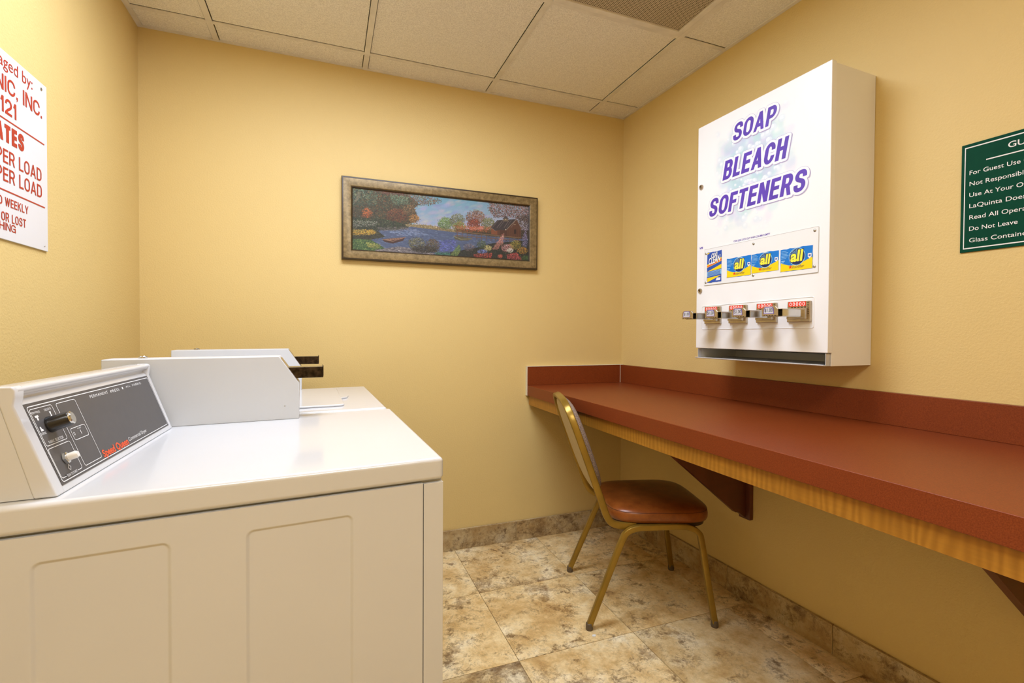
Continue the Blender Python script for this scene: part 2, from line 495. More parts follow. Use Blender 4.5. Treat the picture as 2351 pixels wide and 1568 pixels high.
# block capitals drawn as strokes of even weight, like condensed sign lettering
def _arc(cx, cy, rx, ry, a0, a1, n=9):
    return [(cx + rx * math.cos(math.radians(a0 + (a1 - a0) * i / n)), cy + ry * math.sin(math.radians(a0 + (a1 - a0) * i / n))) for i in range(n + 1)]
def _bowl(y0, y1, w_=1.0, k=0.5, ry=None):
    c = (y0 + y1) / 2; r = (y1 - y0) / 2
    return [(0, y1)] + _arc(w_ - k, y1 - r, k, r, 90, -90, 12) + [(0, y0)]
_O = _arc(0.5, 0.70, 0.5, 0.30, 0, 180, 14) + _arc(0.5, 0.30, 0.5, 0.30, 180, 360, 14)
GL = {   # width, strokes ('p' polyline, 'c' closed, 'd' diagonal with level ends)
 'A': (1.12, [('d', (0, 0), (0.5, 1)), ('d', (1, 0), (0.5, 1)), ('p', [(0.16, 0.25), (0.84, 0.25)])]),
 'B': (1.0, [('p', [(0, 0), (0, 1)]), ('p', _bowl(0.53, 1, 0.93, 0.34)), ('p', _bowl(0, 0.53, 1.0, 0.38))]),
 'C': (1.0, [('p', _arc(0.5, 0.70, 0.5, 0.30, -8, 180, 14) + _arc(0.5, 0.30, 0.5, 0.30, 180, 368, 14))]),
 'D': (1.0, [('p', [(0, 0), (0, 1)]), ('p', [(0, 1)] + _arc(0.45, 0.68, 0.55, 0.32, 90, 0) + _arc(0.45, 0.32, 0.55, 0.32, 0, -90) + [(0, 0)])]),
 'E': (0.88, [('p', [(0, 0), (0, 1)]), ('p', [(0, 1), (1, 1)]), ('p', [(0, 0), (1, 0)]), ('p', [(0, 0.52), (0.92, 0.52)])]),
 'F': (0.84, [('p', [(0, 0), (0, 1)]), ('p', [(0, 1), (1, 1)]), ('p', [(0, 0.50), (0.9, 0.50)])]),
 'G': (1.05, [('p', _arc(0.5, 0.70, 0.5, 0.30, 5, 180, 14) + _arc(0.5, 0.30, 0.5, 0.30, 180, 350, 14)), ('p', [(0.55, 0.46), (1, 0.46)]), ('p', [(1, 0.46), (1, 0)])]),
 'H': (1.0, [('p', [(0, 0), (0, 1)]), ('p', [(1, 0), (1, 1)]), ('p', [(0, 0.52), (1, 0.52)])]),
 'I': (0.0, [('p', [(0.5, 0), (0.5, 1)])]),
 'K': (1.05, [('p', [(0, 0), (0, 1)]), ('d', (0.02, 0.42), (0.95, 1)), ('d', (0.98, 0), (0.36, 0.62))]),
 'L': (0.82, [('p', [(0, 0), (0, 1)]), ('p', [(0, 0), (1, 0)])]),
 'M': (1.25, [('p', [(0, 0), (0, 1)]), ('p', [(1, 0), (1, 1)]), ('d', (0.5, 0), (0, 1)), ('d', (0.5, 0), (1, 1))]),
 'N': (1.0, [('p', [(0, 0), (0, 1)]), ('p', [(1, 0), (1, 1)]), ('d', (1, 0), (0, 1))]),
 'O': (1.04, [('c', _O)]),
 'P': (0.96, [('p', [(0, 0), (0, 1)]), ('p', _bowl(0.44, 1, 1.0, 0.42))]),
 'R': (1.0, [('p', [(0, 0), (0, 1)]), ('p', _bowl(0.46, 1, 0.96, 0.38)), ('d', (1.0, 0), (0.62, 0.46))]),
 'S': (1.0, [('p', [(1, 0.70), (0.97, 0.84), (0.82, 0.96), (0.5, 1), (0.18, 0.96), (0.02, 0.84), (0.03, 0.70), (0.2, 0.585), (0.5, 0.52), (0.8, 0.45), (0.97, 0.32), (0.98, 0.16), (0.82, 0.04), (0.5, 0), (0.18, 0.04), (0.03, 0.16), (0, 0.30)])]),
 'T': (0.96, [('p', [(0.5, 0), (0.5, 1)]), ('p', [(0, 1), (1, 1)])]),
 'U': (1.0, [('p', [(0, 1)] + _arc(0.5, 0.30, 0.5, 0.30, 180, 360, 14) + [(1, 1)])]),
 'W': (1.45, [('d', (0.26, 0), (0, 1)), ('d', (0.26, 0), (0.5, 1)), ('d', (0.74, 0), (0.5, 1)), ('d', (0.74, 0), (1, 1))]),
 'Y': (1.08, [('p', [(0.5, 0), (0.5, 0.46)]), ('d', (0.5, 0.40), (0, 1)), ('d', (0.5, 0.40), (1, 1))]),
 '1': (0.45, [('p', [(0.95, 0), (0.95, 1)]), ('d', (0.0, 0.72), (0.8, 1.0))]),
 '2': (0.98, [('p', [(0.02, 0.68)] + _arc(0.5, 0.72, 0.48, 0.28, 175, 0, 12) + [(0.94, 0.58), (0.75, 0.44), (0.3, 0.24), (0.08, 0.1), (0.02, 0.0)]), ('p', [(0, 0), (1, 0)])]),
 '5': (0.98, [('p', [(0.95, 1), (0.12, 1)]), ('p', [(0.14, 1), (0.06, 0.50)]), ('p', [(0.06, 0.52), (0.25, 0.62), (0.5, 0.65)] + _arc(0.5, 0.325, 0.5, 0.325, 80, -170, 14))]),
 '.': (0.0, [('dot', 0.0)]), ',': (0.0, [('dot', -0.10)]),
}
GL['S'] = (1.0, [('p', [tuple(p) for p in smooth_path(GL['S'][1][0][1], 3)])])
def stroke_geo(s, h, W, wt, gap, slant=0.0):
    V = []; F = []; x = 0.0
    def quad(ps):
        o = len(V); V.extend(ps); F.append(tuple(range(o, o + len(ps))))
    for ch in s:
        if ch == ' ': x += W * 0.42 + gap; continue
        wd, strokes = GL[ch]
        lw = max(wt, W * wd)
        X = lambda u: x + wt / 2 + u * max(0.0, lw - wt); Y = lambda v: wt / 2 * 0.92 + v * (h - wt * 0.92)
        for st in strokes:
            if st[0] == 'dot':
                quad([(x, 0), (x + wt, 0), (x + wt, wt * 1.05), (x, wt * 1.05)])
                if st[1]: quad([(x + wt * 0.45, 0), (x + wt, 0), (x + wt * 0.45, -wt * 0.8), (x + wt * 0.1, -wt * 0.8)])
                continue
            if st[0] == 'd':
                (u0, v0), (u1, v1) = st[1], st[2]
                p0 = Vector((X(u0), 0.0 if v0 == 0 else Y(v0))); p1 = Vector((X(u1), h if v1 == 1 else Y(v1)))
                d = p1 - p0; L = d.length; k = min(1.5, L / max(abs(d.y), 1e-6)) * wt * 0.92 / 2
                quad([(p0.x - k, p0.y), (p0.x + k, p0.y), (p1.x + k, p1.y), (p1.x - k, p1.y)]); continue
            P = [Vector((X(u), Y(v))) for u, v in st[1]]; n = len(P); closed = st[0] == 'c'
            if closed and (P[0] - P[-1]).length < 1e-7: P = P[:-1]; n -= 1
            if not closed and n == 2:
                t = (P[1] - P[0]).normalized(); P = [P[0] - t * wt * 0.46, P[1] + t * wt * 0.46]
            A = []; B = []
            for i in range(n):
                a = P[i - 1] if (i > 0 or closed) else P[i]; c = P[(i + 1) % n] if (i < n - 1 or closed) else P[i]
                t1 = (P[i] - a); t2 = (c - P[i]); t = (t1.normalized() if t1.length > 1e-9 else Vector((0, 0))) + (t2.normalized() if t2.length > 1e-9 else Vector((0, 0)))
                t = t.normalized() if t.length > 1e-9 else Vector((1, 0))
                ww = wt / 2 * (1.0 - 0.10 * abs(t.x)); nn = Vector((-t.y, t.x)) * ww
                A.append(P[i] + nn); B.append(P[i] - nn)
            for i in range(n if closed else n - 1):
                j = (i + 1) % n; quad([(A[i].x, A[i].y), (B[i].x, B[i].y), (B[j].x, B[j].y), (A[j].x, A[j].y)])
        x += lw + gap
    return [(a + slant * b, b) for a, b in V], F
from mathutils.geometry import delaunay_2d_cdt
def union2d(vs, fs):
    """one clean outline from overlapping pieces"""
    from mathutils.geometry import convex_hull_2d
    k = 50.0; pv = []; ff = []
    for f in fs:      # every piece is convex; a folded one is replaced by its hull
        P = [Vector((vs[i][0] * k, vs[i][1] * k)) for i in f]
        h = [P[i] for i in convex_hull_2d(P)]
        a = sum(h[i].x * h[(i + 1) % len(h)].y - h[(i + 1) % len(h)].x * h[i].y for i in range(len(h)))
        if len(h) < 3 or abs(a) < 1e-7: continue
        if a < 0: h.reverse()
        ff.append(list(range(len(pv), len(pv) + len(h)))); pv += h
    r = delaunay_2d_cdt(pv, [], ff, 0, 1e-5)
    return [(v.x / k, v.y / k) for v in r[0]], [tuple(f) for f, o_ in zip(r[2], r[5]) if o_]
def grow(vs, fs, r, n=12):
    """the same shapes widened all round by r"""
    from mathutils.geometry import convex_hull_2d
    V = []; F = []
    for f in fs:
        pts = [Vector((vs[i][0] + r * math.cos(2 * PI * j / n), vs[i][1] + r * math.sin(2 * PI * j / n))) for i in f for j in range(n)]
        h = convex_hull_2d([p * 100 for p in pts]); o = len(V)
        V += [tuple(pts[i]) for i in h]; F.append(tuple(range(o, o + len(h))))
    return union2d(V, F)
def block_width(s, W, wt, gap):
    return sum((W * 0.42 + gap) if c == ' ' else max(wt, W * GL[c][0]) + gap for c in s) - gap
def block_fit(s, x0, x1, y0, y1, weight, ref=None, gapk=0.55, slant=0.0, align='right'):
    h = y1 - y0; wt = weight * h; gap = gapk * wt; tgt = (x1 - x0) - slant * h; r = ref or s
    lo, hi = 0.01 * h, 3 * h
    for _ in range(40):
        m_ = (lo + hi) / 2
        if block_width(r, m_, wt, gap) < tgt: lo = m_
        else: hi = m_
    vs, fs = stroke_geo(s, h, lo, wt, gap, slant)
    ox = x1 - slant * h - block_width(s, lo, wt, gap) if align == 'right' else x0
    return union2d([(ox + a, y0 + b) for a, b in vs], fs)

def frame_loop(mb, poly, wd, place):
    """thin printed line along a closed polygon"""
    n = len(poly); P = [Vector(p) for p in poly]; inner = []; outer = []
    for i in range(n):
        t = (P[(i + 1) % n] - P[i - 1]).normalized(); nn = Vector((-t.y, t.x))
        inner.append(P[i] + nn * wd / 2); outer.append(P[i] - nn * wd / 2)
    mb.add([place(*p) for p in inner] + [place(*p) for p in outer], [(i, (i + 1) % n, (i + 1) % n + n, i + n) for i in range(n)])

def flat(mb, poly, place):
    mb.add([place(*p) for p in poly], [tuple(range(len(poly)))])

def canvas_mesh(name, img, fn, mat, parent):
    """a grid whose points carry the painted colours; fn(u, v) -> 3D, v up"""
    h, wd = img.shape[:2]
    vs = [fn((i) / (wd - 1), 1 - j / (h - 1)) for j in range(h) for i in range(wd)]
    fs = [(j * wd + i, (j + 1) * wd + i, (j + 1) * wd + i + 1, j * wd + i + 1) for j in range(h - 1) for i in range(wd - 1)]
    me = bpy.data.meshes.new(name); me.from_pydata(vs, [], fs)
    ca = me.color_attributes.new('paint', 'FLOAT_COLOR', 'POINT')
    rgba = np.ones((h * wd, 4), np.float32)
    x = np.clip(img.reshape(-1, 3) / 255.0, 0, 1)
    rgba[:, :3] = np.where(x <= 0.04045, x / 12.92, ((x + 0.055) / 1.055) ** 2.4)
    ca.data.foreach_set('color', rgba.ravel())
    me.materials.append(mat); me.update()
    o = bpy.data.objects.new(name, me); COL.objects.link(o); o.parent = parent
    return o

# ================================================================ THE ROOM
def RW(off, s, z):
    """point at distance off in front of the right wall, s along it from the corner"""
    k = math.hypot(1, SK)
    return Vector((-off / k + SK * s / k, -off * SK / k - s / k, z))

T_ = 0.12
struct(MB().box(XL - T_, 0.02, 0.0, T_, -0.05, H + 0.15).build('wall_back', M['wall']))
struct(MB().box(XL - T_, XL, YF - T_, 0.0, -0.05, H + 0.15).build('wall_left', M['wall']))
struct(MB().box(XL - T_, 0.4, YF - T_, YF, -0.05, H + 0.15).build('wall_front', M['wall']))
rwall = MB()
q = [RW(0, 0, 0), RW(0, 3.76, 0), RW(-T_, 3.76, 0), RW(-T_, -0.1, 0)]
rwall.prism([(p.x, p.y) for p in q], -0.05, H + 0.15, 'xyz')
struct(rwall.build('wall_right', M['wall']))

# floor: stone tiles on a grout bed, one mesh
TL = 0.4575
fl = MB()
fl.use(M['grout']).box(XL - 0.05, 0.3, YF - 0.05, 0.05, -0.06, -0.0035)
fl.use(M['floor'])
xs = [-0.085 + TL * i for i in range(-6, 2)]; ys = [0.012 - TL * i for i in range(0, 10)]
for i in range(len(xs) - 1):
    for j in range(-1, len(ys) - 1):
        ya = (ys[j] if j >= 0 else ys[0] + TL); yb = (ys[j + 1] if j >= 0 else ys[0])
        x0 = max(xs[i], XL - 0.05); x1 = min(xs[i + 1], 0.3); ya = min(ya, 0.05); yb = max(yb, YF - 0.05)
        if x1 - x0 < 0.01 or ya - yb < 0.01: continue
        fl.box(x0 + 0.0011, x1 - 0.0011, yb + 0.0011, ya - 0.0011, -0.02, 0.0)
struct(fl.build('floor', None, bevel=0.0))

# baseboards of stone pieces
bb = MB(); x = -0.205
while x > XL:
    bb.box(max(x - TL, XL) + 0.0008, min(x, -0.0) - 0.0008, -0.012, -0.0005, 0.0, 0.105); x -= TL
bb.box(-0.205, -0.013, -0.012, -0.0005, 0.0, 0.105)
struct(bb.build('baseboard_back', M['base'], bevel=0.0015))
bb = MB(); s = 0.0
cuts = [0.013, 0.34, 0.797, 1.255, 1.71, 2.17, 2.62, 3.08, 3.54, 3.69]
for a, b in zip(cuts[:-1], cuts[1:]):
    pts = [RW(0.0005, a + 0.0008, 0), RW(0.0005, b - 0.0008, 0), RW(0.012, b - 0.0008, 0), RW(0.012, a + 0.0008, 0)]
    bb.prism([(p.x, p.y) for p in pts], 0.0, 0.105, 'xyz')
struct(bb.build('baseboard_right', M['base'], bevel=0.0015))
struct(MB().box(XL + 0.0005, XL + 0.012, YF, -0.013, 0, 0.105).build('baseboard_left', M['base'], bevel=0.0015))

# ceiling: lay-in panels in a grid
GX = [-2.0508, -1.4408, -0.8308, -0.2208]; GY = [-0.1373, -0.7430, -1.3490, -1.9550, -2.5610, -3.1670]
colx = [XL] + GX + [0.16]; rowy = [0.0] + GY + [YF]
VENT = (3, 2)     # column between GX[2]..GX[3], row between GY[1]..GY[2]
LAMPS = {(1, 2), (2, 2), (1, 5), (2, 5)}
ce = MB()
ce.use(M['grid']).box(XL - 0.05, 0.3, YF - 0.05, 0.05, H + 0.12, H + 0.15)
ce.use(M['ceil'])
for i in range(len(colx) - 1):
    for j in range(len(rowy) - 1):
        if (i, j) == VENT or (i, j) in LAMPS: continue
        ce.box(colx[i] + (0.0138 if i else 0.003), colx[i + 1] - (0.0138 if i < len(colx) - 2 else 0.003), rowy[j + 1] + 0.0100, rowy[j] - (0.0100 if j else 0.003), H + 0.005, H + 0.02)
struct(ce.build('ceiling', None, bevel=0.0012, seg=1))
tr = MB(); hb = 0.0115
for x in GX: tr.box(x - hb, x + hb, YF, -0.0005, H - 0.0005, H + 0.0045)
for y in GY: tr.box(XL + 0.0005, 0.16, y - hb * 0.75, y + hb * 0.75, H - 0.0005 + 0.0006, H + 0.0045)
struct(tr.build('trim_1', M['grid']))
tr = MB()
tr.box(XL + 0.0005, XL + 0.02, YF, -0.0005, H - 0.001, H + 0.0045)
tr.box(XL + 0.02, -0.001, -0.012, -0.0005, H - 0.001, H + 0.0045)
pts = [RW(0.0005, 0.013, 0), RW(0.0005, 3.69, 0), RW(0.016, 3.69, 0), RW(0.016, 0.013, 0)]
tr.prism([(p.x, p.y) for p in pts], H - 0.001, H + 0.0045, 'xyz')
struct(tr.build('trim_2', M['grid']))

# ceiling lights
def troffer(x0, x1, y0, y1, watts, label):
    t = thing('ceiling_light', label, 'ceiling light', ((x0 + x1) / 2, (y0 + y1) / 2, H))
    hx = (x1 - x0) / 2 - 0.013; hy = (y1 - y0) / 2 - 0.012
    f = MB(); wd = 0.022
    f.box(-hx, hx, -hy, -hy + wd, 0.001, 0.03).box(-hx, hx, hy - wd, hy, 0.001, 0.03)
    f.box(-hx, -hx + wd, -hy + wd, hy - wd, 0.001, 0.03).box(hx - wd, hx, -hy + wd, hy - wd, 0.001, 0.03)
    f.box(-hx, hx, -hy, hy, 0.03, 0.06)
    f.build('frame', M['white'], t)
    MB().box(-hx + wd, hx - wd, -hy + wd, hy - wd, 0.008, 0.014).build('diffuser', M['lamp'], t)
    ld = bpy.data.lights.new('ceiling_light_glow', 'AREA'); ld.shape = 'RECTANGLE'
    ld.size = 2 * (hx - wd); ld.size_y = 2 * (hy - wd); ld.energy = watts; ld.spread = LAMP_SPREAD; ld.color = LAMP_COL if y1 > -2 else (1.0, 0.93, 0.76)
    lo_ = bpy.data.objects.new('lamp_glow', ld); COL.objects.link(lo_); lo_.parent = t; lo_.location = (0, 0, 0.006)
troffer(GX[0], GX[2], GY[2], GY[1], LAMP_W, 'long lit ceiling light panel over the dryers beside the grey vent')
troffer(GX[0], GX[2], GY[5], GY[4], LAMP_REAR_W, 'lit ceiling light panel at the rear of the room behind the camera')

# ceiling vent
t = thing('ceiling_vent', 'grey perforated air vent set into the cream ceiling tiles', 'vent', ((GX[2] + GX[3]) / 2, (GY[1] + GY[2]) / 2, H))
hx = (GX[3] - GX[2]) / 2 - 0.0125; hy = (GY[1] - GY[2]) / 2 - 0.0105
f = MB(); wd = 0.024
f.box(-hx, hx, -hy, -hy + wd, -0.003, 0.012).box(-hx, hx, hy - wd, hy, -0.003, 0.012)
f.box(-hx, -hx + wd, -hy + wd, hy - wd, -0.003, 0.012).box(hx - wd, hx, -hy + wd, hy - wd, -0.003, 0.012)
f.build('frame', M['grid'], t, bevel=0.002)
MB().box(-hx + wd, hx - wd, -hy + wd, hy - wd, 0.003, 0.006).build('grille', M['grille'], t)

# ================================================================ WALL SIGN, LEFT
t = thing('rate_sign', 'white sign with red lettering about managing and rates, on the left wall', 'sign', (XL, -0.705, 1.556), PI / 2)
# local: x right (+y in the room), y into the wall, z up.  width 0.61, height 0.449
SW, SH = 0.61, 0.449
MB().box(-SW, 0, -0.005, -0.001, -SH / 2, SH / 2).build('panel', M['sign_white'], t, bevel=0.0012)
pl = lambda yy: (lambda x, z: (x, yy, z))
P_ = pl(-0.0056)
cx = lambda y: y + 0.705
cz = lambda z: z - 1.556
def sl(s, ref, y0, y1, z0, z1, weight=0.15, gapk=0.75):
    m = MB(); vs, fs = block_fit(s, cx(y0), cx(y1), cz(z0), cz(z1), weight, ref, gapk)
    m.add([P_(a, b) for a, b in vs], fs); m.build('lettering', M['red_ink'], t, smooth=False, label='brick red lettering')
m = MB(); text_fit(m, 'Managed by:', cx(-0.9130), cx(-0.774), cz(1.7325), cz(1.770), P_, 0.0, 0, 'aged by:', 'right')
m.build('lettering', M['red_ink'], t, smooth=False, label='brick red lettering')
sl('NIC, INC.', 'INC.', -0.8170, -0.7305, 1.6850, 1.7230, 0.16)
sl('121', '121', -0.9080, -0.8455, 1.6335, 1.6715, 0.17)
sl('RATES', 'ATES', -0.9260, -0.8145, 1.5655, 1.6080, 0.25, 0.45)
sl('PER LOAD', 'LOAD', -0.8370, -0.7360, 1.5142, 1.5475, 0.15)
sl('PER LOAD', 'LOAD', -0.8370, -0.7350, 1.4705, 1.5040, 0.15)
sl('D WEEKLY', 'WEEKLY', -0.8950, -0.7990, 1.4125, 1.4332, 0.16)
sl('OR LOST', 'LOST', -0.8690, -0.8100, 1.3757, 1.3970, 0.16)
sl('HING', 'HING', -0.9170, -0.8535, 1.3540, 1.3727, 0.16)
for z in (1.6190, 1.4487):
    ink = MB()
    flat(ink, [(cx(-1.28), cz(z - 0.0017)), (cx(-0.7205), cz(z - 0.0017)), (cx(-0.7205), cz(z + 0.0017)), (cx(-1.28), cz(z + 0.0017))], P_)
    ink.build('rule_line', M['red_ink'], t)
for (y, z, r) in ((-0.733, 1.763, 0.0042), (-0.724, 1.345, 0.0022), (-1.28, 1.763, 0.0042), (-1.28, 1.345, 0.0022)):
    MB().lathe((cx(y), -0.005, cz(z)), (0, -1, 0), [(r, 0), (r, 0.001), (r * 0.6, 0.002)], 16).build('screw', M['steel'], t)

# ================================================================ GREEN SIGN, RIGHT WALL
p0 = RW(0, 1.586, 1.496)
t = thing('notice_sign', 'green guest notice sign with white lettering, on the right wall', 'sign', p0, TH_R)
GW, GH = 0.40, 0.299
MB().box(0, GW, -0.0045, -0.0008, -GH / 2, GH / 2).build('panel', M['green'], t, bevel=0.001)
P_ = pl(-0.0051)
b = MB()
frame_loop(b, [(0.0085, -0.1392), (GW - 0.0085, -0.1392), (GW - 0.0085, 0.1392), (0.0085, 0.1392)], 0.0038, P_)
b.build('border_line', M['white_ink'], t)
ink = MB()
gx = lambda s: s - 1.586
def gl(s, ref, s0, s1, zb, zt, vref, bold=0.004):
    ink = MB(); text_fit(ink, s, gx(s0), gx(s1), zb - 1.496, zt - 1.496, P_, bold, 0, ref, 'left', vref=vref)
    ink.build('lettering', M['white_ink'], t, smooth=False, label='white lettering')
gl('GUEST', 'GU', 1.6837, 1.7172, 1.6062, 1.6215, 'U', 0.010)
gl('For Guest Use Only', 'For Guest Use', 1.6046, 1.7085, 1.5590, 1.5705, 'F')
gl('Not Responsible', 'Not Responsib', 1.6051, 1.7110, 1.5285, 1.5400, 'N')
gl('Use At Your Own', 'Use At Your', 1.6050, 1.6960, 1.4980, 1.5095, 'U')
gl('LaQuinta Does', 'LaQuinta', 1.6055, 1.6745, 1.4675, 1.4792, 'L')
gl('Read All Operating', 'Read All', 1.6061, 1.6665, 1.4360, 1.4475, 'R')
gl('Do Not Leave', 'Do Not Leave', 1.6062, 1.7055, 1.4047, 1.4163, 'D')
gl('Glass Containers', 'Glass Contain', 1.6068, 1.7130, 1.3725, 1.3843, 'G')
b = MB(); flat(b, [(gx(1.6396), 0.0934), (gx(1.93), 0.0934), (gx(1.93), 0.0964), (gx(1.6396), 0.0964)], P_)
b.build('heading_line', M['white_ink'], t)

# ================================================================ FRAMED PAINTING
exec_painting = True
rng = np.random.default_rng(11)
PW, PH = 880, 280
img = np.zeros((PH, PW, 3), np.float32)
yy_, xx_ = np.mgrid[0:PH, 0:PW].astype(np.float32)
def cv(x, y):
    """sketch units (0..1900 across, sheared like the study sheet) -> canvas pixels"""
    top = 250 + (x - 250) * 0.1075; bot = 900 + (x - 235) * 0.0640
    u = (x - 243) / 1895.0; v = (y - top) / (bot - top)
    return u * PW, v * PH
def dab(x, y, rx, ry, col, ang=0.0, soft=1.5, a=1.0):
    R = int(max(rx, ry) + 3); x0 = max(int(x) - R, 0); x1 = min(int(x) + R + 1, PW); y0 = max(int(y) - R, 0); y1 = min(int(y) + R + 1, PH)
    if x1 <= x0 or y1 <= y0: return
    dx = xx_[y0:y1, x0:x1] - x; dy = yy_[y0:y1, x0:x1] - y
    c, s = math.cos(ang), math.sin(ang)
    d = np.sqrt(((dx * c + dy * s) / rx) ** 2 + ((-dx * s + dy * c) / ry) ** 2)
    m = np.clip((1 - d) * min(rx, ry) / soft + 0.5, 0, 1)[..., None] * a
    img[y0:y1, x0:x1] = img[y0:y1, x0:x1] * (1 - m) + np.array(col, np.float32) * m
def inpoly(poly):
    P = [cv(*p) for p in poly]; m = np.zeros((PH, PW), bool); n = len(P)
    for i in range(n):
        (xa, ya), (xb, yb) = P[i], P[(i + 1) % n]
        if ya == yb: continue
        c = ((ya > yy_) != (yb > yy_)) & (xx_ < (xb - xa) * (yy_ - ya) / (yb - ya) + xa)
        m ^= c
    return m
def fill(poly, col): img[inpoly(poly)] = col
def strokes(poly, n, cols, size, jit=12, ang=0.0, ratio=0.6, a=0.85):
    m = inpoly(poly); ys_, xs_ = np.nonzero(m)
    if len(ys_) == 0: return
    y0, y1 = ys_.min(), ys_.max() + 1
    size *= 0.50; n = int(n * 4.6); fine = ratio > 0.5
    ks = rng.integers(0, len(ys_), n)
    for q_, k in enumerate(ks):
        up = (ys_[k] - y0) / max(1, y1 - y0)
        c = np.array(cols[rng.integers(0, len(cols))], np.float32) + rng.normal(0, jit)
        lum = rng.uniform(0.62, 1.12) if q_ < n * 0.6 else rng.uniform(0.9, 1.28)
        if fine: lum *= 1.10 - 0.30 * up
        s = size * rng.uniform(0.4, 1.25); sp = size * 1.6 if fine else 0.5
        dab(xs_[k] + rng.normal(0, sp), ys_[k] + rng.normal(0, sp * 0.8), s, s * ratio, np.clip(c * lum, 0, 255), ang + rng.normal(0, 0.8 if fine else 0.12), 1.4, a)
def ell(x, y, rx, ry, n=18): return [(x + rx * math.cos(2 * PI * i / n), y + ry * math.sin(2 * PI * i / n)) for i in range(n)]
def line(p, q, wd, col):
    (xa, ya), (xb, yb) = cv(*p), cv(*q); L = max(2, int(math.hypot(xb - xa, yb - ya)))
    for i in range(L + 1): dab(xa + (xb - xa) * i / L, ya + (yb - ya) * i / L, wd, wd, col, 0, 0.8)
# sky
g = np.clip(yy_ / (PH * 0.62), 0, 1)[..., None]; gx_ = xx_[..., None] / PW
img[:] = (np.array((112, 166, 188)) * (1 - g) + np.array((192, 180, 204)) * g)
img += np.clip((gx_ - 0.5) * 60, -10, 28) * np.array((1.0, 0.35, 0.3))
for k in range(150):
    x = rng.uniform(800, 1700); y = rng.uniform(320, 640)
    dab(*cv(x, y), rng.uniform(8, 26), rng.uniform(3, 9), np.array(((124, 178, 190), (166, 166, 200), (190, 180, 186), (138, 150, 196))[rng.integers(0, 4)]) + rng.normal(0, 8, 3), -0.3, 6, 0.4)
# far shore and water
fill([(740, 625), (1000, 640), (1300, 690), (1300, 730), (740, 680)], (140, 120, 84))
strokes([(740, 622), (1000, 636), (1300, 690), (1300, 725), (740, 670)], 140, [(150, 132, 88), (120, 112, 70), (172, 150, 110)], 5)
water = [(440, 670), (820, 655), (1290, 715), (2130, 790), (2130, 960), (240, 930), (240, 780)]
fill(water, (84, 96, 124))
fill([(1290, 680), (2140, 700), (2140, 800), (1700, 760), (1290, 712)], (70, 62, 46))
strokes(water, 520, [(84, 100, 132), (108, 128, 156), (72, 82, 112), (122, 138, 162), (90, 98, 140)], 9, 8, 0.03, 0.18, 0.75)
strokes([(1100, 800), (1300, 790), (1280, 900), (1130, 910)], 70, [(96, 100, 178), (112, 116, 196), (84, 92, 160)], 8, 8, 0.1, 0.25)
strokes([(560, 690), (860, 680), (1000, 740), (700, 750)], 70, [(150, 158, 184), (120, 140, 170)], 8, 8, 0.03, 0.15)
# left trees
lt = [(230, 240), (760, 290), (900, 420), (850, 470), (905, 580), (830, 620), (700, 640), (480, 620), (230, 610)]
fill(lt, (72, 66, 46))
strokes(lt, 700, [(70, 76, 48), (96, 74, 44), (112, 92, 54), (56, 66, 50), (128, 84, 50), (84, 100, 76)], 5.5)
strokes([(240, 250), (480, 290), (480, 430), (240, 450)], 170, [(96, 120, 100), (64, 88, 72), (120, 128, 92)], 4.5)
strokes([(600, 300), (800, 330), (790, 420), (640, 430)], 150, [(112, 140, 110), (84, 112, 86), (134, 150, 120)], 4)
strokes([(450, 270), (760, 300), (800, 340), (560, 320)], 90, [(132, 84, 66), (110, 66, 52)], 4)
strokes(ell(385, 515, 48, 50), 70, [(206, 112, 52), (190, 92, 44), (170, 100, 60)], 3.6)
strokes(ell(680, 540, 110, 70), 170, [(112, 62, 40), (140, 84, 46), (88, 50, 36)], 4.2)
strokes(ell(850, 570, 52, 45), 80, [(182, 128, 66), (150, 100, 54), (196, 150, 84)], 3.6)
strokes(ell(800, 480, 70, 50), 80, [(150, 116, 76), (120, 92, 60)], 3.6)
br = [(760, 300), (900, 320), (1135, 375), (1140, 400), (1020, 430), (880, 440), (840, 400)]
strokes(br, 230, [(130, 84, 72), (108, 66, 56), (92, 104, 70), (120, 130, 96), (150, 100, 80)], 3.8)
for k in range(6): line((262 + 8 * k, 420 - 8 * k), (300 + 6 * k, 300), 0.5, (150, 140, 120))
# left bank
bk = [(235, 560), (520, 575), (700, 610), (800, 660), (700, 685), (480, 690), (235, 700)]
fill(bk, (48, 54, 36)); strokes(bk, 260, [(58, 76, 44), (44, 58, 36), (72, 70, 48), (90, 84, 64)], 5)
strokes([(460, 660), (800, 655), (800, 690), (540, 700)], 80, [(150, 138, 134), (110, 100, 100), (84, 76, 76)], 4, 8, 0, 0.3)
strokes([(250, 590), (490, 600), (480, 645), (260, 660)], 100, [(206, 200, 190), (180, 176, 166), (140, 140, 120)], 2.2)
bank2 = [(235, 680), (480, 690), (560, 760), (420, 790), (235, 790)]
fill(bank2, (62, 58, 40)); strokes(bank2, 140, [(76, 78, 48), (50, 52, 40)], 5)
strokes([(240, 690), (440, 685), (480, 720), (420, 740), (240, 745)], 150, [(220, 172, 50), (202, 144, 42), (236, 196, 84)], 2.8)
grass = [(235, 780), (420, 790), (560, 880), (480, 915), (235, 905)]
fill(grass, (58, 84, 48)); strokes(grass, 240, [(70, 102, 54), (96, 130, 66), (50, 74, 46), (140, 150, 78)], 5, 10, -0.9, 0.3)
strokes([(380, 820), (520, 840), (500, 880), (400, 870)], 80, [(176, 168, 84), (150, 150, 80)], 3)
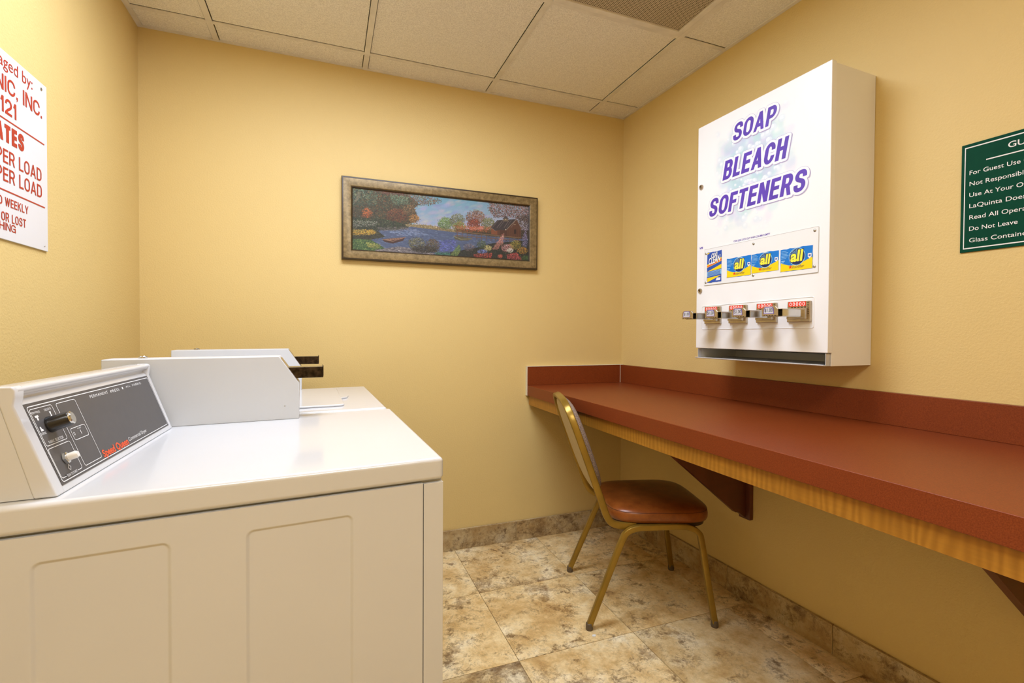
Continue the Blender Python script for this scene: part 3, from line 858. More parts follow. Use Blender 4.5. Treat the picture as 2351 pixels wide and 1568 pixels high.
# boat on the left
fill([(530, 785), (600, 778), (765, 762), (740, 800), (640, 830), (560, 815)], (72, 46, 36))
fill([(545, 785), (640, 776), (760, 764), (730, 782), (600, 800)], (150, 112, 88))
for k in range(6): line((600 + 25 * k, 781 - 2 * k), (608 + 25 * k, 796 - 3 * k), 0.7, (84, 54, 42))
line((535, 787), (640, 806), 0.9, (176, 140, 110)); line((640, 806), (765, 764), 0.9, (160, 120, 96))
# stones and bushes in front
stn = [(470, 895), (700, 860), (960, 900), (1100, 950), (760, 945), (460, 915)]
fill(stn, (112, 104, 104)); strokes(stn, 150, [(168, 160, 156), (88, 80, 84), (196, 188, 180), (70, 64, 70)], 7, 8, 0.15, 0.16)
for (x, y, rx, ry, cs) in ((880, 830, 85, 62, [(84, 84, 54), (120, 116, 76), (60, 58, 44), (150, 140, 104)]), (1045, 855, 72, 72, [(92, 72, 50), (70, 54, 42), (120, 92, 66), (84, 92, 56)]),
                           (960, 890, 130, 30, [(70, 62, 46), (50, 46, 38)])):
    strokes(ell(x, y, rx, ry), 170, cs, 4)
strokes([(1080, 930), (1240, 930), (1230, 975), (1100, 965)], 80, [(58, 104, 84), (72, 120, 96), (46, 84, 70)], 5)
# right trees
for (x, y, rx, ry, n, cs) in ((1180, 620, 78, 60, 190, [(112, 140, 78), (140, 160, 92), (84, 110, 62)]), (1310, 590, 80, 68, 190, [(110, 112, 84), (132, 130, 100), (88, 92, 66)]),
                              (1330, 650, 70, 46, 120, [(120, 140, 72), (150, 110, 60)]), (1510, 560, 105, 72, 260, [(120, 80, 60), (150, 108, 84), (96, 62, 48), (168, 132, 104)]),
                              (1490, 630, 70, 50, 140, [(150, 70, 44), (110, 56, 40)]), (1650, 630, 75, 66, 170, [(116, 120, 78), (92, 98, 62), (140, 138, 92)])):
    strokes(ell(x, y, rx, ry), n, cs, 4.2)
ov = [(1660, 405), (2200, 455), (2200, 640), (2050, 600), (1900, 560), (1720, 560), (1660, 480)]
strokes(ov, 520, [(128, 84, 76), (160, 112, 104), (96, 66, 58), (84, 80, 58), (180, 136, 128)], 4.6)
strokes([(1990, 540), (2200, 560), (2200, 800), (2040, 780)], 260, [(70, 56, 50), (92, 76, 66), (52, 44, 42), (110, 100, 84)], 4)
strokes([(1280, 640), (1700, 660), (1680, 715), (1300, 705)], 220, [(190, 84, 48), (150, 88, 46), (206, 110, 70), (120, 110, 60)], 3.6)
strokes([(1430, 660), (1600, 660), (1590, 700), (1440, 690)], 60, [(216, 96, 70), (226, 150, 120)], 3)
# house
fill([(1690, 660), (1760, 690), (1760, 745), (1688, 735)], (134, 80, 50))
fill([(1760, 690), (1870, 690), (1985, 590), (2040, 680), (2040, 775), (1760, 745)], (98, 64, 46))
fill([(1790, 690), (1870, 690), (1880, 760), (1790, 745)], (84, 54, 40))
fill([(1683, 665), (1758, 592), (1985, 582), (1862, 695), (1800, 690), (1740, 702)], (66, 58, 58))
for k in range(9): line((1700 + 28 * k, 668), (1775 + 25 * k, 592), 0.8, ((118, 106, 102), (52, 46, 46), (140, 124, 116))[k % 3])
line((1683, 666), (1740, 704), 1.2, (140, 118, 104)); line((1862, 695), (1985, 584), 1.3, (150, 130, 112)); line((1985, 584), (2048, 690), 1.3, (130, 110, 96))
fill([(1828, 575), (1885, 575), (1888, 606), (1830, 606)], (120, 104, 84)); fill([(1820, 578), (1858, 545), (1896, 578)], (84, 74, 70))
dab(*cv(1858, 585), 3, 3, (206, 180, 130))
for k in range(7): line((1890 + 22 * k, 690 - 8 * k if k < 4 else 640 + 8 * k), (1890 + 22 * k, 765), 0.5, (70, 44, 34))
fill([(1955, 690), (1985, 690), (1985, 735), (1955, 735)], (58, 40, 34)); line((1955, 640), (1975, 640), 1.5, (170, 150, 120)); dab(*cv(1857, 690), 2.2, 2.6, (226, 210, 180))
# dock and second boat
fill([(1270, 750), (1360, 760), (1475, 778), (1430, 800), (1340, 800), (1285, 785)], (92, 88, 66)); line((1265, 752), (1350, 786), 1.2, (150, 146, 116)); line((1350, 786), (1470, 782), 1.1, (140, 134, 104))
line((1300, 705), (2040, 778), 1.1, (150, 116, 84)); line((1290, 745), (2040, 808), 1.4, (120, 88, 62)); line((1300, 722), (2040, 790), 0.6, (108, 80, 58))
for k in range(14): line((1310 + 54 * k, 698 + 5.2 * k), (1310 + 54 * k, 775 + 4.2 * k), 1.2, (112, 82, 58))
# flowers lower right
fb = [(1230, 920), (1500, 880), (1700, 830), (2200, 800), (2200, 1035), (1480, 985), (1240, 965)]
fill(fb, (46, 48, 40)); strokes(fb, 300, [(58, 66, 48), (44, 50, 40), (80, 78, 56), (66, 54, 46)], 5)
strokes([(1230, 950), (1330, 840), (1350, 900), (1300, 975)], 110, [(104, 130, 70), (70, 100, 52), (140, 150, 84)], 5, 10, -1.2, 0.2)
strokes(ell(1440, 870, 60, 40), 70, [(110, 92, 92), (150, 132, 130), (84, 70, 70)], 3.2)
strokes(ell(1580, 840, 50, 40), 60, [(70, 84, 60), (92, 104, 70)], 4)
strokes(ell(1650, 880, 46, 30), 70, [(226, 214, 150), (206, 190, 110)], 2.6)
strokes([(1790, 780), (1840, 720), (1830, 830), (1760, 900), (1700, 890)], 170, [(226, 150, 130), (210, 120, 110), (236, 180, 160)], 2.6)
strokes(ell(1880, 880, 75, 40), 150, [(220, 150, 146), (236, 196, 190), (206, 124, 124)], 2.6)
strokes(ell(1910, 905, 40, 24), 70, [(232, 228, 214), (210, 214, 190)], 2.4)
strokes(ell(1975, 850, 66, 46), 130, [(214, 190, 84), (190, 160, 60), (110, 120, 60)], 2.6)
strokes(ell(2060, 910, 66, 36), 110, [(214, 150, 60), (190, 120, 56), (180, 160, 70)], 2.6)
strokes([(2060, 760), (2100, 690), (2125, 820), (2110, 880), (2050, 860)], 120, [(150, 140, 190), (190, 186, 214), (120, 112, 170)], 2.6)
strokes(ell(1590, 915, 55, 22), 80, [(120, 134, 196), (150, 160, 214), (92, 108, 176)], 2.4)
strokes([(1490, 940), (1700, 930), (1690, 990), (1500, 975)], 120, [(206, 72, 58), (226, 110, 92), (170, 54, 46)], 2.8)
strokes([(1870, 950), (1990, 930), (2060, 1000), (1980, 1015), (1880, 990)], 150, [(206, 78, 76), (226, 120, 116), (176, 58, 60)], 2.8)
strokes(ell(1795, 965, 30, 18), 40, [(226, 120, 92), (206, 84, 66)], 2.4)
strokes(ell(2110, 990, 60, 30), 60, [(84, 104, 62), (60, 84, 50)], 4)
g_ = img.mean(axis=2, keepdims=True)
img[:] = (g_ + (img - g_) * 1.0) * 0.86
img *= (0.96 + 0.08 * rng.random((PH, PW, 1)))
img = np.clip(img, 0, 255)

t = thing('framed_painting', 'framed lake landscape painting hanging on the yellow back wall', 'painting', (-1.049, -0.001, 1.649))
FX, FZ = 0.4975, 0.1935; WD = 0.049
def mitre(x0, x1, z0, z1, prof):
    """frame of profile points (inset from outer edge, height off wall)"""
    mb = MB(); k = len(prof); vs = []
    for (d, h) in prof:
        vs += [(x0 + d, -h, z0 + d), (x1 - d, -h, z0 + d), (x1 - d, -h, z1 - d), (x0 + d, -h, z1 - d)]
    fs = []
    for i in range(k - 1):
        for j in range(4):
            fs.append((i * 4 + j, i * 4 + (j + 1) % 4, (i + 1) * 4 + (j + 1) % 4, (i + 1) * 4 + j))
    for j in range(4):
        fs.append(((k - 1) * 4 + j, (k - 1) * 4 + (j + 1) % 4, (j + 1) % 4, j))
    return mb.add(vs, fs)
mitre(-FX + 0.0078, FX - 0.0078, -FZ + 0.0078, FZ - 0.0078, [(0.0, 0.006), (0.0, 0.026), (0.004, 0.0270), (0.033, 0.0225), (0.0364, 0.019), (0.0364, 0.006)]).build('frame', M['bronze'], t, angle=25)
mitre(-FX, FX, -FZ, FZ, [(0.0, 0.001), (0.0, 0.021), (0.003, 0.0265), (0.0075, 0.0275), (0.0075, 0.001)]).build('outer_edge', M['frame_dark'], t, label='dark outer edge')
mitre(-FX + 0.0445, FX - 0.0445, -FZ + 0.0445, FZ - 0.0445, [(0.0, 0.006), (0.0, 0.0185), (0.0045, 0.015), (0.0045, 0.006)]).build('inner_lip', M['frame_dark'], t, label='dark inner lip')
ix, iz = FX - 0.0465, FZ - 0.0465
canvas_mesh('canvas', img, lambda u, v: (-ix + 2 * ix * u, -0.0105, -iz + 2 * iz * v), M['paint'], t)
MB().box(-ix, ix, -0.010, -0.006, -iz, iz).build('backing', M['frame_dark'], t)

# ================================================================ COUNTER
HC = 0.8347; XE = -0.5885
t = thing('counter', 'long wall-mounted red-brown counter along the right wall', 'counter', (0, 0, 0))
SEND = 3.1
def wallx(y): return -SK * y - 0.0015
YEND = -SEND
def slab(mb, xf, z0, z1, y0=-0.001, y1=YEND):
    mb.prism([(xf, y0), (xf, y1), (wallx(y1), y1), (wallx(y0), y0)], z0, z1, 'xyz')
mb = MB(); slab(mb, XE - 0.0165, HC - 0.0545, HC)
mb.build('worktop', M['lam'], t, bevel=0.0015)
MB().box(XE - 0.004, XE + 0.016, YEND, -0.012, HC - 0.106, HC - 0.055).build('apron', M['edge_wood'], t, bevel=0.001)
# backsplash pieces
MB().box(XE - 0.0165, -0.0215, -0.020, -0.0008, HC + 0.0003, HC + 0.1007).build('backsplash', M['lam'], t, bevel=0.001)
mb = MB()
mb.prism([(wallx(-0.0008) - 0.0002, -0.0008), (wallx(YEND), YEND), (wallx(YEND) - 0.020, YEND), (wallx(-0.0008) - 0.0202, -0.0008)], HC + 0.0003, HC + 0.1007, 'xyz')
mb.build('backsplash', M['lam'], t, bevel=0.001)
mb = MB()
mb.box(XE - 0.0182, -0.002, -0.0215, -0.0006, HC + 0.1007, HC + 0.1026)
mb.box(XE - 0.0188, XE - 0.0165, -0.0215, -0.0006, HC - 0.0545, HC + 0.1026)
mb.box(-0.0232, -0.0212, -0.0222, -0.0198, HC + 0.0003, HC + 0.1007)
mb.build('caulk_line', M['caulk'], t, label='pale caulk line at the wall')
def bracket(s0, th, cl0, cl1):
    m = MB()
    def pt(off, z, s):
        p = RW(off, s, z); return (p.x, p.y, p.z)
    zt = HC - 0.0555
    poly = [(0.021, 0.355), (0.021, zt), (0.545, zt), (0.545, 0.756), (0.075, 0.384), (0.062, 0.384)]
    n = len(poly)
    m.add([pt(o_, z_, s0 - th / 2) for o_, z_ in poly] + [pt(o_, z_, s0 + th / 2) for o_, z_ in poly],
          [tuple(range(n)), tuple(range(2 * n - 1, n - 1, -1))] + [(i, (i + 1) % n, (i + 1) % n + n, i + n) for i in range(n)])
    b = m.build('bracket', M['bracket'], t, bevel=0.0012)
    c = MB(); vs = [pt(o_, z_, s_) for o_ in (0.0015, 0.0205) for s_ in (cl0, cl1) for z_ in (0.349, zt)]
    c.add(vs, [(0, 1, 3, 2), (4, 6, 7, 5), (0, 4, 5, 1), (2, 3, 7, 6), (0, 2, 6, 4), (1, 5, 7, 3)])
    c.build('wall_cleat', M['bracket'], b, bevel=0.0012)
    return b
bracket(0.886, 0.020, 0.862, 0.9165)
bracket(1.812, 0.022, 1.786, 1.838)
bracket(2.74, 0.022, 2.714, 2.766)

# ================================================================ VENDING MACHINE
p0 = RW(0, 0, 0)
S0, S1, Z0, Z1, DP = 0.8125, 1.3600, 1.0170, 1.9560, 0.2185
pr = RW(0, (S0 + S1) / 2, Z0)
SC = (S0 + S1) / 2
t = thing('vending_machine', 'white wall-mounted soap vending machine above the counter', 'vending machine', pr, TH_R)
ls = lambda s: s - SC
lz = lambda z: z - Z0
ZD = 1.0585          # lower edge of the door
mb = MB()            # cabinet shell with an open delivery slot
mb.box(ls(S0) + 0.003, ls(S1) - 0.003, -0.0015, -0.004, 0, lz(Z1) - 0.003)
mb.box(ls(S0) + 0.003, ls(S0) + 0.0065, -0.196, -0.004, 0, lz(Z1) - 0.003)
mb.box(ls(S1) - 0.0065, ls(S1) - 0.003, -0.196, -0.004, 0, lz(Z1) - 0.003)
mb.box(ls(S0) + 0.0065, ls(S1) - 0.0065, -0.196, -0.004, lz(Z1) - 0.0065, lz(Z1) - 0.003)
mb.build('cabinet', M['cab_white'], t, bevel=0.0008)
mb = MB()
mb.prism([(-0.195, lz(ZD) + 0.03), (-0.021, lz(ZD) - 0.01), (-0.021, lz(ZD) - 0.012), (-0.195, lz(ZD) + 0.027)], ls(S0) + 0.007, ls(S1) - 0.007, 'yzx')
mb.build('chute', M['tray'], t)
mb = MB()            # door: a shallow pan
mb.box(ls(S0), ls(S1), -DP, -DP + 0.0225, lz(ZD), lz(Z1))
door = mb.build('door', M['door_white'], t, bevel=0.0022)
mb = MB()            # delivery tray: sloped bottom, side cheeks, turned-up lip
a, b_ = ls(S0) + 0.0068, ls(S1) - 0.0068
mb.prism([(-0.0045, 0.0005), (-0.226, 0.0005), (-0.228, 0.0030), (-0.2268, 0.0052), (-0.2215, 0.0034), (-0.0045, 0.0034)], a, b_, 'yzx')
mb.box(a, a + 0.002, -0.214, -0.196, 0.0034, lz(ZD) - 0.0015); mb.box(b_ - 0.002, b_, -0.216, -0.196, 0.0034, lz(ZD) - 0.0015)
mb.build('delivery_tray', M['tray'], t, bevel=0.0006)
PF = lambda d: (lambda s, z: (ls(s), -DP - d, lz(z)))

# printed bubbles on the door
BW, BH = 180, 230
img = np.zeros((BH, BW, 3), np.float32); img[:] = (238.5, 238.5, 238.5); PW, PH = BW, BH
yy_, xx_ = np.mgrid[0:PH, 0:PW].astype(np.float32)
wht = np.array((238.5, 238.5, 238.5), np.float32)
for k in range(420):
    x = np.clip(rng.normal(0.46, 0.20), 0.03, 0.97) * PW; y = np.clip(rng.normal(0.46, 0.24), 0.03, 0.97) * PH
    c = ((190, 218, 224), (182, 202, 228), (206, 198, 230), (222, 240, 240), (176, 214, 214))[rng.integers(0, 5)]
    edge = max(abs(x / PW - 0.47) / 0.5, abs(y / PH - 0.47) / 0.52)
    al = max(0.0, 1 - edge ** 2) * 0.55
    dab(x, y, rng.uniform(4, 15), rng.uniform(4, 15), c, 0, 7, al)
for k in range(150):
    x = np.clip(rng.normal(0.46, 0.2), 0.05, 0.95) * PW; y = np.clip(rng.normal(0.46, 0.25), 0.05, 0.95) * PH
    edge = max(abs(x / PW - 0.47) / 0.5, abs(y / PH - 0.47) / 0.52); al = max(0.0, 1 - edge ** 2)
    r = rng.uniform(2.5, 7.5)
    dab(x, y, r, r, (186, 206, 224), 0, 2, 0.40 * al); dab(x + r * 0.1, y + r * 0.1, r * 0.85, r * 0.85, (228, 236, 242), 0, 2, 0.75 * al)
    dab(x - r * 0.2, y - r * 0.25, r * 0.45, r * 0.45, (250, 252, 252), 0, 2, 0.85 * al)
for (u, v) in ((0.50, 0.62), (0.46, 0.72), (0.56, 0.66)):
    for k in range(7): dab((u + rng.normal(0, .07)) * PW, (v + rng.normal(0, .04)) * PH, 9, 7, (206, 190, 232), 0, 6, 0.35)
fade = np.clip(np.minimum(np.minimum(xx_, PW - 1 - xx_) / 14, np.minimum(yy_, PH - 1 - yy_) / 14), 0, 1)[..., None]
img = img * fade + wht * (1 - fade)
canvas_mesh('bubble_print', img, lambda u, v: PF(0.0001)(0.895 + 0.375 * u, 1.475 + 0.44 * v), M['print'], door)

for (s_, s0, s1, z0, z1) in (('SOAP', 0.9865, 1.1770, 1.8385, 1.9020), ('BLEACH', 0.9415, 1.2210, 1.7060, 1.7775), ('SOFTENERS', 0.8735, 1.2890, 1.5795, 1.6500)):
    ln = MB(); hw = 0.205
    vs, fs = block_fit(s_, s0, s1, z0, z1, hw, None, 0.42, 0.19)
    for r0, d, m_, dx, dz in ((0.0088, 0.0005, M['drop'], 0.0030, -0.0032), (0.0094, 0.0007, M['purple_line'], 0, 0), (0.0086, 0.0009, M['letter_white'], 0, 0)):
        gv, gf = grow(vs, fs, r0)
        ln.use(m_).add([PF(d)(x + dx, y + dz) for x, y in gv], gf)
    ln.use(M['purple']).add([PF(0.0011)(x, y) for x, y in vs], fs)
    ln.build('lettering', None, door, smooth=False, label='purple italic word ' + s_)
ink = MB()
text_fit(ink, 'COIN SLIDE LOCKS OUT WHEN COLUMN IS EMPTY', 0.9978, 1.1532, 1.4605, 1.4675, PF(0.0005), 0.008)
ink.build('slide_notice_lettering', M['purple'], door, smooth=False)
ink = MB()
text_fit(ink, 'VR', 0.8280, 0.8455, 1.4600, 1.4690, PF(0.0005), 0.03, 0.3)
ink.build('maker_mark', M['purple'], door, smooth=False)

# window with the packets shown behind a clear cover
wx0, wx1, wz0, wz1 = 0.856, 1.327, 1.311, 1.4545
mb = MB(); mb.prism([(ls(x), lz(z)) for x, z in rrect(wx0, wx1, wz0, wz1, 0.003, 3)], -DP - 0.0004, -DP - 0.0024, 'xzy')
win = mb.build('window_cover', M['clear'], door, bevel=0.0004, label='clear cover over the sample packets')
mb = MB(); frame_loop(mb, [(wx0, wz0), (wx1, wz0), (wx1, wz1), (wx0, wz1)], 0.0012, PF(0.0026)); mb.build('window_edge', M['grey_line'], door, smooth=False)
for (s_, z_) in ((0.8650, 1.4375), (1.0885, 1.4400), (1.3150, 1.4440), (1.3155, 1.3305), (1.0885, 1.3270), (0.8650, 1.3220)):
    MB().lathe((ls(s_), -DP - 0.0024, lz(z_)), (0, -1, 0), [(0.0048, 0), (0.0048, 0.0008), (0.0032, 0.0022), (0.001, 0.0026)], 16).build('screw', M['steel'], door)

def wavy(x0, x1, y0, y1, seed):
    r = random.Random(seed); pts = []
    for i in range(11): pts.append((x0 + (x1 - x0) * i / 10, y0 + r.uniform(-0.0009, 0.0009)))
    for i in range(1, 6): pts.append((x1 + r.uniform(-0.0009, 0.0009), y0 + (y1 - y0) * i / 6))
    for i in range(11): pts.append((x1 - (x1 - x0) * i / 10, y1 + r.uniform(-0.0012, 0.0012)))
    for i in range(1, 6): pts.append((x0 + r.uniform(-0.0009, 0.0009), y1 - (y1 - y0) * i / 6))
    return pts

def all_packet(x0, x1, y0, y1, seed):
    W_, H_ = x1 - x0, y1 - y0
    P = lambda u, v: (x0 + W_ * u, y0 + H_ * v)
    m = MB()
    m.use(M['blue']).prism([(ls(x), lz(z)) for x, z in wavy(x0, x1, y0, y1, seed)], -DP - 0.0025, -DP - 0.0031, 'xzy')
    yl = [P(0.005, 0.01), P(0.995, 0.01), P(0.995, 0.50)]
    for i in range(15):
        u = 0.985 - 0.97 * i / 14; yl.append(P(u, 0.235 + 0.27 * max(0, (u - 0.35) / 0.65) ** 1.6 + 0.17 * max(0, (0.35 - u) / 0.35) ** 1.3))
    flat(m.use(M['yellow']), yl, PF(0.0034))
    c = P(0.53, 0.60); R = H_ * 0.36
    flat(m.use(M['pale_blue']), [(c[0] + R * 1.08 * math.cos(a), c[1] + R * 1.08 * math.sin(a)) for a in [2 * PI * i / 36 for i in range(36)]], PF(0.0036))
    flat(m.use(M['navy']), [(c[0] + R * math.cos(a), c[1] + R * math.sin(a)) for a in [2 * PI * i / 36 for i in range(36)]], PF(0.0038))
    for k in range(9):
        a = math.radians(70 + 12 * k); b1 = a + 0.06
        flat(m.use(M['pale_blue']), [(c[0], c[1] + R * 0.1), (c[0] + R * 0.95 * math.cos(a), c[1] + R * 0.95 * math.sin(a)), (c[0] + R * 0.95 * math.cos(b1), c[1] + R * 0.95 * math.sin(b1))], PF(0.0040))
    text_fit(m.use(M['navy']), 'all', c[0] - R * 0.92, c[0] + R * 0.90, c[1] - R * 0.72, c[1] + R * 0.86, PF(0.0042), 0.07, 0.12)
    text_fit(m.use(M['lemon']), 'all', c[0] - R * 0.84, c[0] + R * 0.84, c[1] - R * 0.62, c[1] + R * 0.80, PF(0.0044), 0.035, 0.12)
    for k in range(6):
        v = 0.90 - 0.065 * k; u1 = (0.20, 0.25, 0.22, 0.27, 0.24, 0.19)[k]
        flat(m.use(M['pale_blue']), [P(0.03, v), P(u1, v), P(u1, v + 0.018), P(0.03, v + 0.018)], PF(0.0036))
    for (v, u1) in ((0.46, 0.15), (0.39, 0.12)):
        flat(m, [P(0.03, v), P(u1, v), P(u1, v + 0.03), P(0.03, v + 0.03)], PF(0.0036))
    flat(m.use(M['white_ink']), [P(0.86, 0.66), P(0.97, 0.66), P(0.97, 0.52), P(0.915, 0.44), P(0.86, 0.52)], PF(0.0036))
    flat(m.use(M['dblue']), [P(0.885, 0.61), P(0.945, 0.61), P(0.945, 0.54), P(0.885, 0.54)], PF(0.0038))
    text_fit(m.use(M['dark_ink']), 'stainlifter', P(0.38, 0)[0], P(0.76, 0)[0], P(0, 0.10)[1], P(0, 0.23)[1], PF(0.0036), 0.0, 0.3)
    sc = P(0.33, 0.17); st = []
    for i in range(10):
        r_ = H_ * (0.10 if i % 2 == 0 else 0.04); a = PI / 2 + i * PI / 5; st.append((sc[0] + r_ * math.cos(a), sc[1] + r_ * math.sin(a)))
    flat(m.use(M['red_label']), st, PF(0.0038))
    m.build('sample_packet', None, win, smooth=False, label='blue and yellow detergent packet')
all_packet(0.9700, 1.0790, 1.3300, 1.4015, 3)
all_packet(1.0810, 1.1900, 1.3335, 1.4020, 5)
all_packet(1.1965, 1.3095, 1.3255, 1.4000, 8)
# stain remover packet
x0, x1, y0, y1 = 0.8720, 0.9440, 1.3195, 1.4400
P = lambda u, v: (x0 + (x1 - x0) * u, y0 + (y1 - y0) * v)
m = MB()
m.use(M['dblue']).prism([(ls(x), lz(z)) for x, z in wavy(x0, x1, y0, y1, 2)], -DP - 0.0025, -DP - 0.0031, 'xzy')
flat(m.use(M['yellow']), [P(0, 0.50), P(1, 0.66), P(1, 0.78), P(0, 0.60)], PF(0.0034))
flat(m.use(M['orange_ink']), [P(0, 0.515), P(1, 0.675), P(1, 0.735), P(0, 0.555)], PF(0.0036))
flat(m.use(M['yellow']), [P(0.02, 0.37), P(1, 0.42), P(1, 0.56)], PF(0.0034))
flat(m.use(M['yellow']), [P(0.02, 0.02), P(0.02, 0.16), P(1, 0.21)], PF(0.0034))
flat(m.use(M['pale_blue']), [P(0, 0.2), P(1, 0.25), P(1, 0.40), P(0, 0.35)], PF(0.0033))
for k in range(5): flat(m.use(M['dblue']), [P(0.04, 0.215 + 0.027 * k), P(0.95, 0.255 + 0.027 * k), P(0.95, 0.270 + 0.027 * k), P(0.04, 0.230 + 0.027 * k)], PF(0.0036))
flat(m.use(M['yellow']), [P(0.02, 0.93), P(0.20, 0.98), P(0.02, 0.99)], PF(0.0034))
for (s_, u0, u1, v0, v1) in (('OXI', 0.30, 0.72, 0.80, 0.96), ('CLEAN', 0.12, 0.93, 0.62, 0.84)):
    for (m_, e, bo, d) in ((M['navy'], 0.012, 0.07, 0.0037), (M['letter_white'], 0.0, 0.03, 0.0040)):
        sh = lambda x, z, d=d: PF(d)(x, z + 0.18 * (x - x0 - 0.036))
        text_fit(m.use(m_), s_, P(u0, 0)[0] - e * .05, P(u1, 0)[0] + e * .05, P(0, v0)[1] - e * .05, P(0, v1)[1] + e * .05, sh, bo, 0.1)
flat(m.use(M['white_ink']), [P(0.62, 0.05), P(0.93, 0.05), P(0.95, 0.13), P(0.70, 0.14)], PF(0.0036))
m.build('sample_packet', None, win, smooth=False, label='tall blue and yellow stain remover packet')

# locks
for z_ in (1.7110, 1.2910):
    m = MB().lathe((ls(0.8340), -DP + 0.0005, lz(z_)), (0, -1, 0), [(0.0105, 0), (0.0105, 0.003), (0.0088, 0.006), (0.006, 0.0065), (0.006, 0.0045), (0.001, 0.0045)], 20)
    lk = m.build('lock', M['nickel'], door)
    MB().box(ls(0.8340) - 0.0012, ls(0.8340) + 0.0012, -DP - 0.0052, -DP - 0.004, lz(z_) - 0.0045, lz(z_) + 0.0045).build('keyway', M['black'], lk)
# raised surround of the coin slides
m = MB(); ro = rrect(0.845, 1.3145, 1.1345, 1.2270, 0.006, 4)
m.tube([PF(0.0002)(x, z + 0.009 * (x - 0.845) / 0.47 * (1 if z > 1.18 else 0.3)) for x, z in ro], [(0.0016 * math.cos(a), 0.0016 * math.sin(a)) for a in [2 * PI * i / 6 for i in range(6)]], up=(0, 1, 0), closed=True)
m.build('slide_panel_edge', M['door_white'], door)

# four coin slides
def coin_slide(sm):
    cs = ls(sm)
    m = MB()
    m.prism([(cs - 0.0405, lz(1.1560)), (cs + 0.0405, lz(1.1560)), (cs + 0.0400, lz(1.2235)), (cs - 0.0385, lz(1.2235))], -DP + 0.0005, -DP - 0.0085, 'xzy')
    root = m.build('coin_slide', M['nickel'], door, bevel=0.0022, seg=3)
    PL = lambda d: (lambda x, z: (cs + x, -DP - d, lz(z)))
    m = MB(); m.prism([(cs - 0.034, lz(1.2065)), (cs + 0.026, lz(1.2065)), (cs + 0.026, lz(1.2222)), (cs - 0.034, lz(1.2222))], -DP - 0.0086, -DP - 0.0094, 'xzy')
    lb = m.build('red_label', M['red_label'], root, bevel=0.0003)
    m = MB()
    for k in range(5):
        c = -0.026 + 0.0113 * k
        frame_loop(m, [(c + 0.0030 * math.cos(a), 1.2145 + 0.0050 * math.sin(a)) for a in [2 * PI * i / 14 for i in range(14)]], 0.0019, PL(0.0096))
    m.build('coin_marks', M['white_ink'], lb, smooth=False)
    m = MB()
    for k in range(5):
        c = -0.025 + 0.0113 * k; m.box(cs + c, cs + c + 0.0065, -DP - 0.0096, -DP - 0.0085, lz(1.2025), lz(1.2050))
    for k in range(7): m.box(cs + 0.031, cs + 0.036, -DP - 0.0092, -DP - 0.0083, lz(1.182 + 0.0058 * k), lz(1.184 + 0.0058 * k))
    m.build('slots', M['black'], root)
    # housing and sliding tray
    m = MB(); m.box(cs - 0.0315, cs + 0.0330, -DP - 0.022, -DP - 0.008, lz(1.1655), lz(1.2005)); m.build('housing', M['nickel'], root, bevel=0.0012)
    tr_ = MB()
    x0, x1 = cs - 0.031, cs + 0.0255
    tr_.box(x0, x1, -DP - 0.112, -DP - 0.021, lz(1.1945), lz(1.1965))
    tr_.box(x0, x1, -DP - 0.112, -DP - 0.021, lz(1.1715), lz(1.1735))
    tr_.box(x1 - 0.002, x1, -DP - 0.112, -DP - 0.021, lz(1.1735), lz(1.1945))
    tr_.box(x0, x0 + 0.002, -DP - 0.112, -DP - 0.021, lz(1.1735), lz(1.1945))
    sl_ = tr_.build('slide_tray', M['chrome'], root, bevel=0.0008, label='bright chrome sliding tray')
    # price tag holder at the tip
    hx0, hx1 = cs - 0.046, cs + 0.0125
    m = MB(); m.prism([(hx0, lz(1.1735)), (hx1, lz(1.1735)), (hx1, lz(1.1960)), (hx1 - 0.009, lz(1.2045)), (hx0 + 0.008, lz(1.2045)), (hx0, lz(1.1960))], -DP - 0.1125, -DP - 0.118, 'xzy')
    tg = m.build('tag_holder', M['nickel'], root, bevel=0.0014)
    tx = (hx0 + hx1) / 2 - 0.003
    fp = [(-0.0190, 1.1805), (0.0190, 1.1805), (0.0170, 1.1985), (0.0125, 1.2030), (-0.0125, 1.2030), (-0.0170, 1.1985)]
    PT = lambda d: (lambda x, z: (tx + x, -DP - d, lz(z)))
    m = MB()
    flat(m.use(M['purple']), fp, PT(0.1183)); flat(m.use(M['tag_face']), [(x * 0.90, 1.1915 + (z - 1.1915) * 0.86) for x, z in fp], PT(0.1185))
    text_fit(m.use(M['dark_ink']), '$1.00', -0.0145, 0.0145, 1.1850, 1.1985, PT(0.1187), 0.01)
    m.build('price_tag', None, tg, smooth=False, label='price tag reading $1.00')
    m = MB()
    for k in range(5): m.box(hx0 + 0.007 + 0.010 * k, hx0 + 0.012 + 0.010 * k, -DP - 0.1186, -DP - 0.1175, lz(1.1748), lz(1.1763))
    m.build('tag_slots', M['black'], tg)
for sm in (0.9048, 1.0252, 1.1466, 1.2672): coin_slide(sm)
MB().lathe((ls(0.905), -0.11, lz(Z1) - 0.004), (0, 0, 1), [(0.014, 0), (0.014, 0.03), (0.010, 0.040), (0.003, 0.042)], 16).build('top_knob', M['ivory'], t)

# ================================================================ WASHER AND DRYER
AX, AY = -1.404, -1.503
e1 = (math.cos(math.radians(5.4)), math.sin(math.radians(5.4))); e2 = (-math.sin(math.radians(2.0)), math.cos(math.radians(2.0)))
def mf(a, b, z): return (a * e1[0] + b * e2[0], a * e1[1] + b * e2[1], z)
def mfc(a, b, z): return mf(a + 0.041 * (b - 0.045), b, z)
BW_ = 0.648

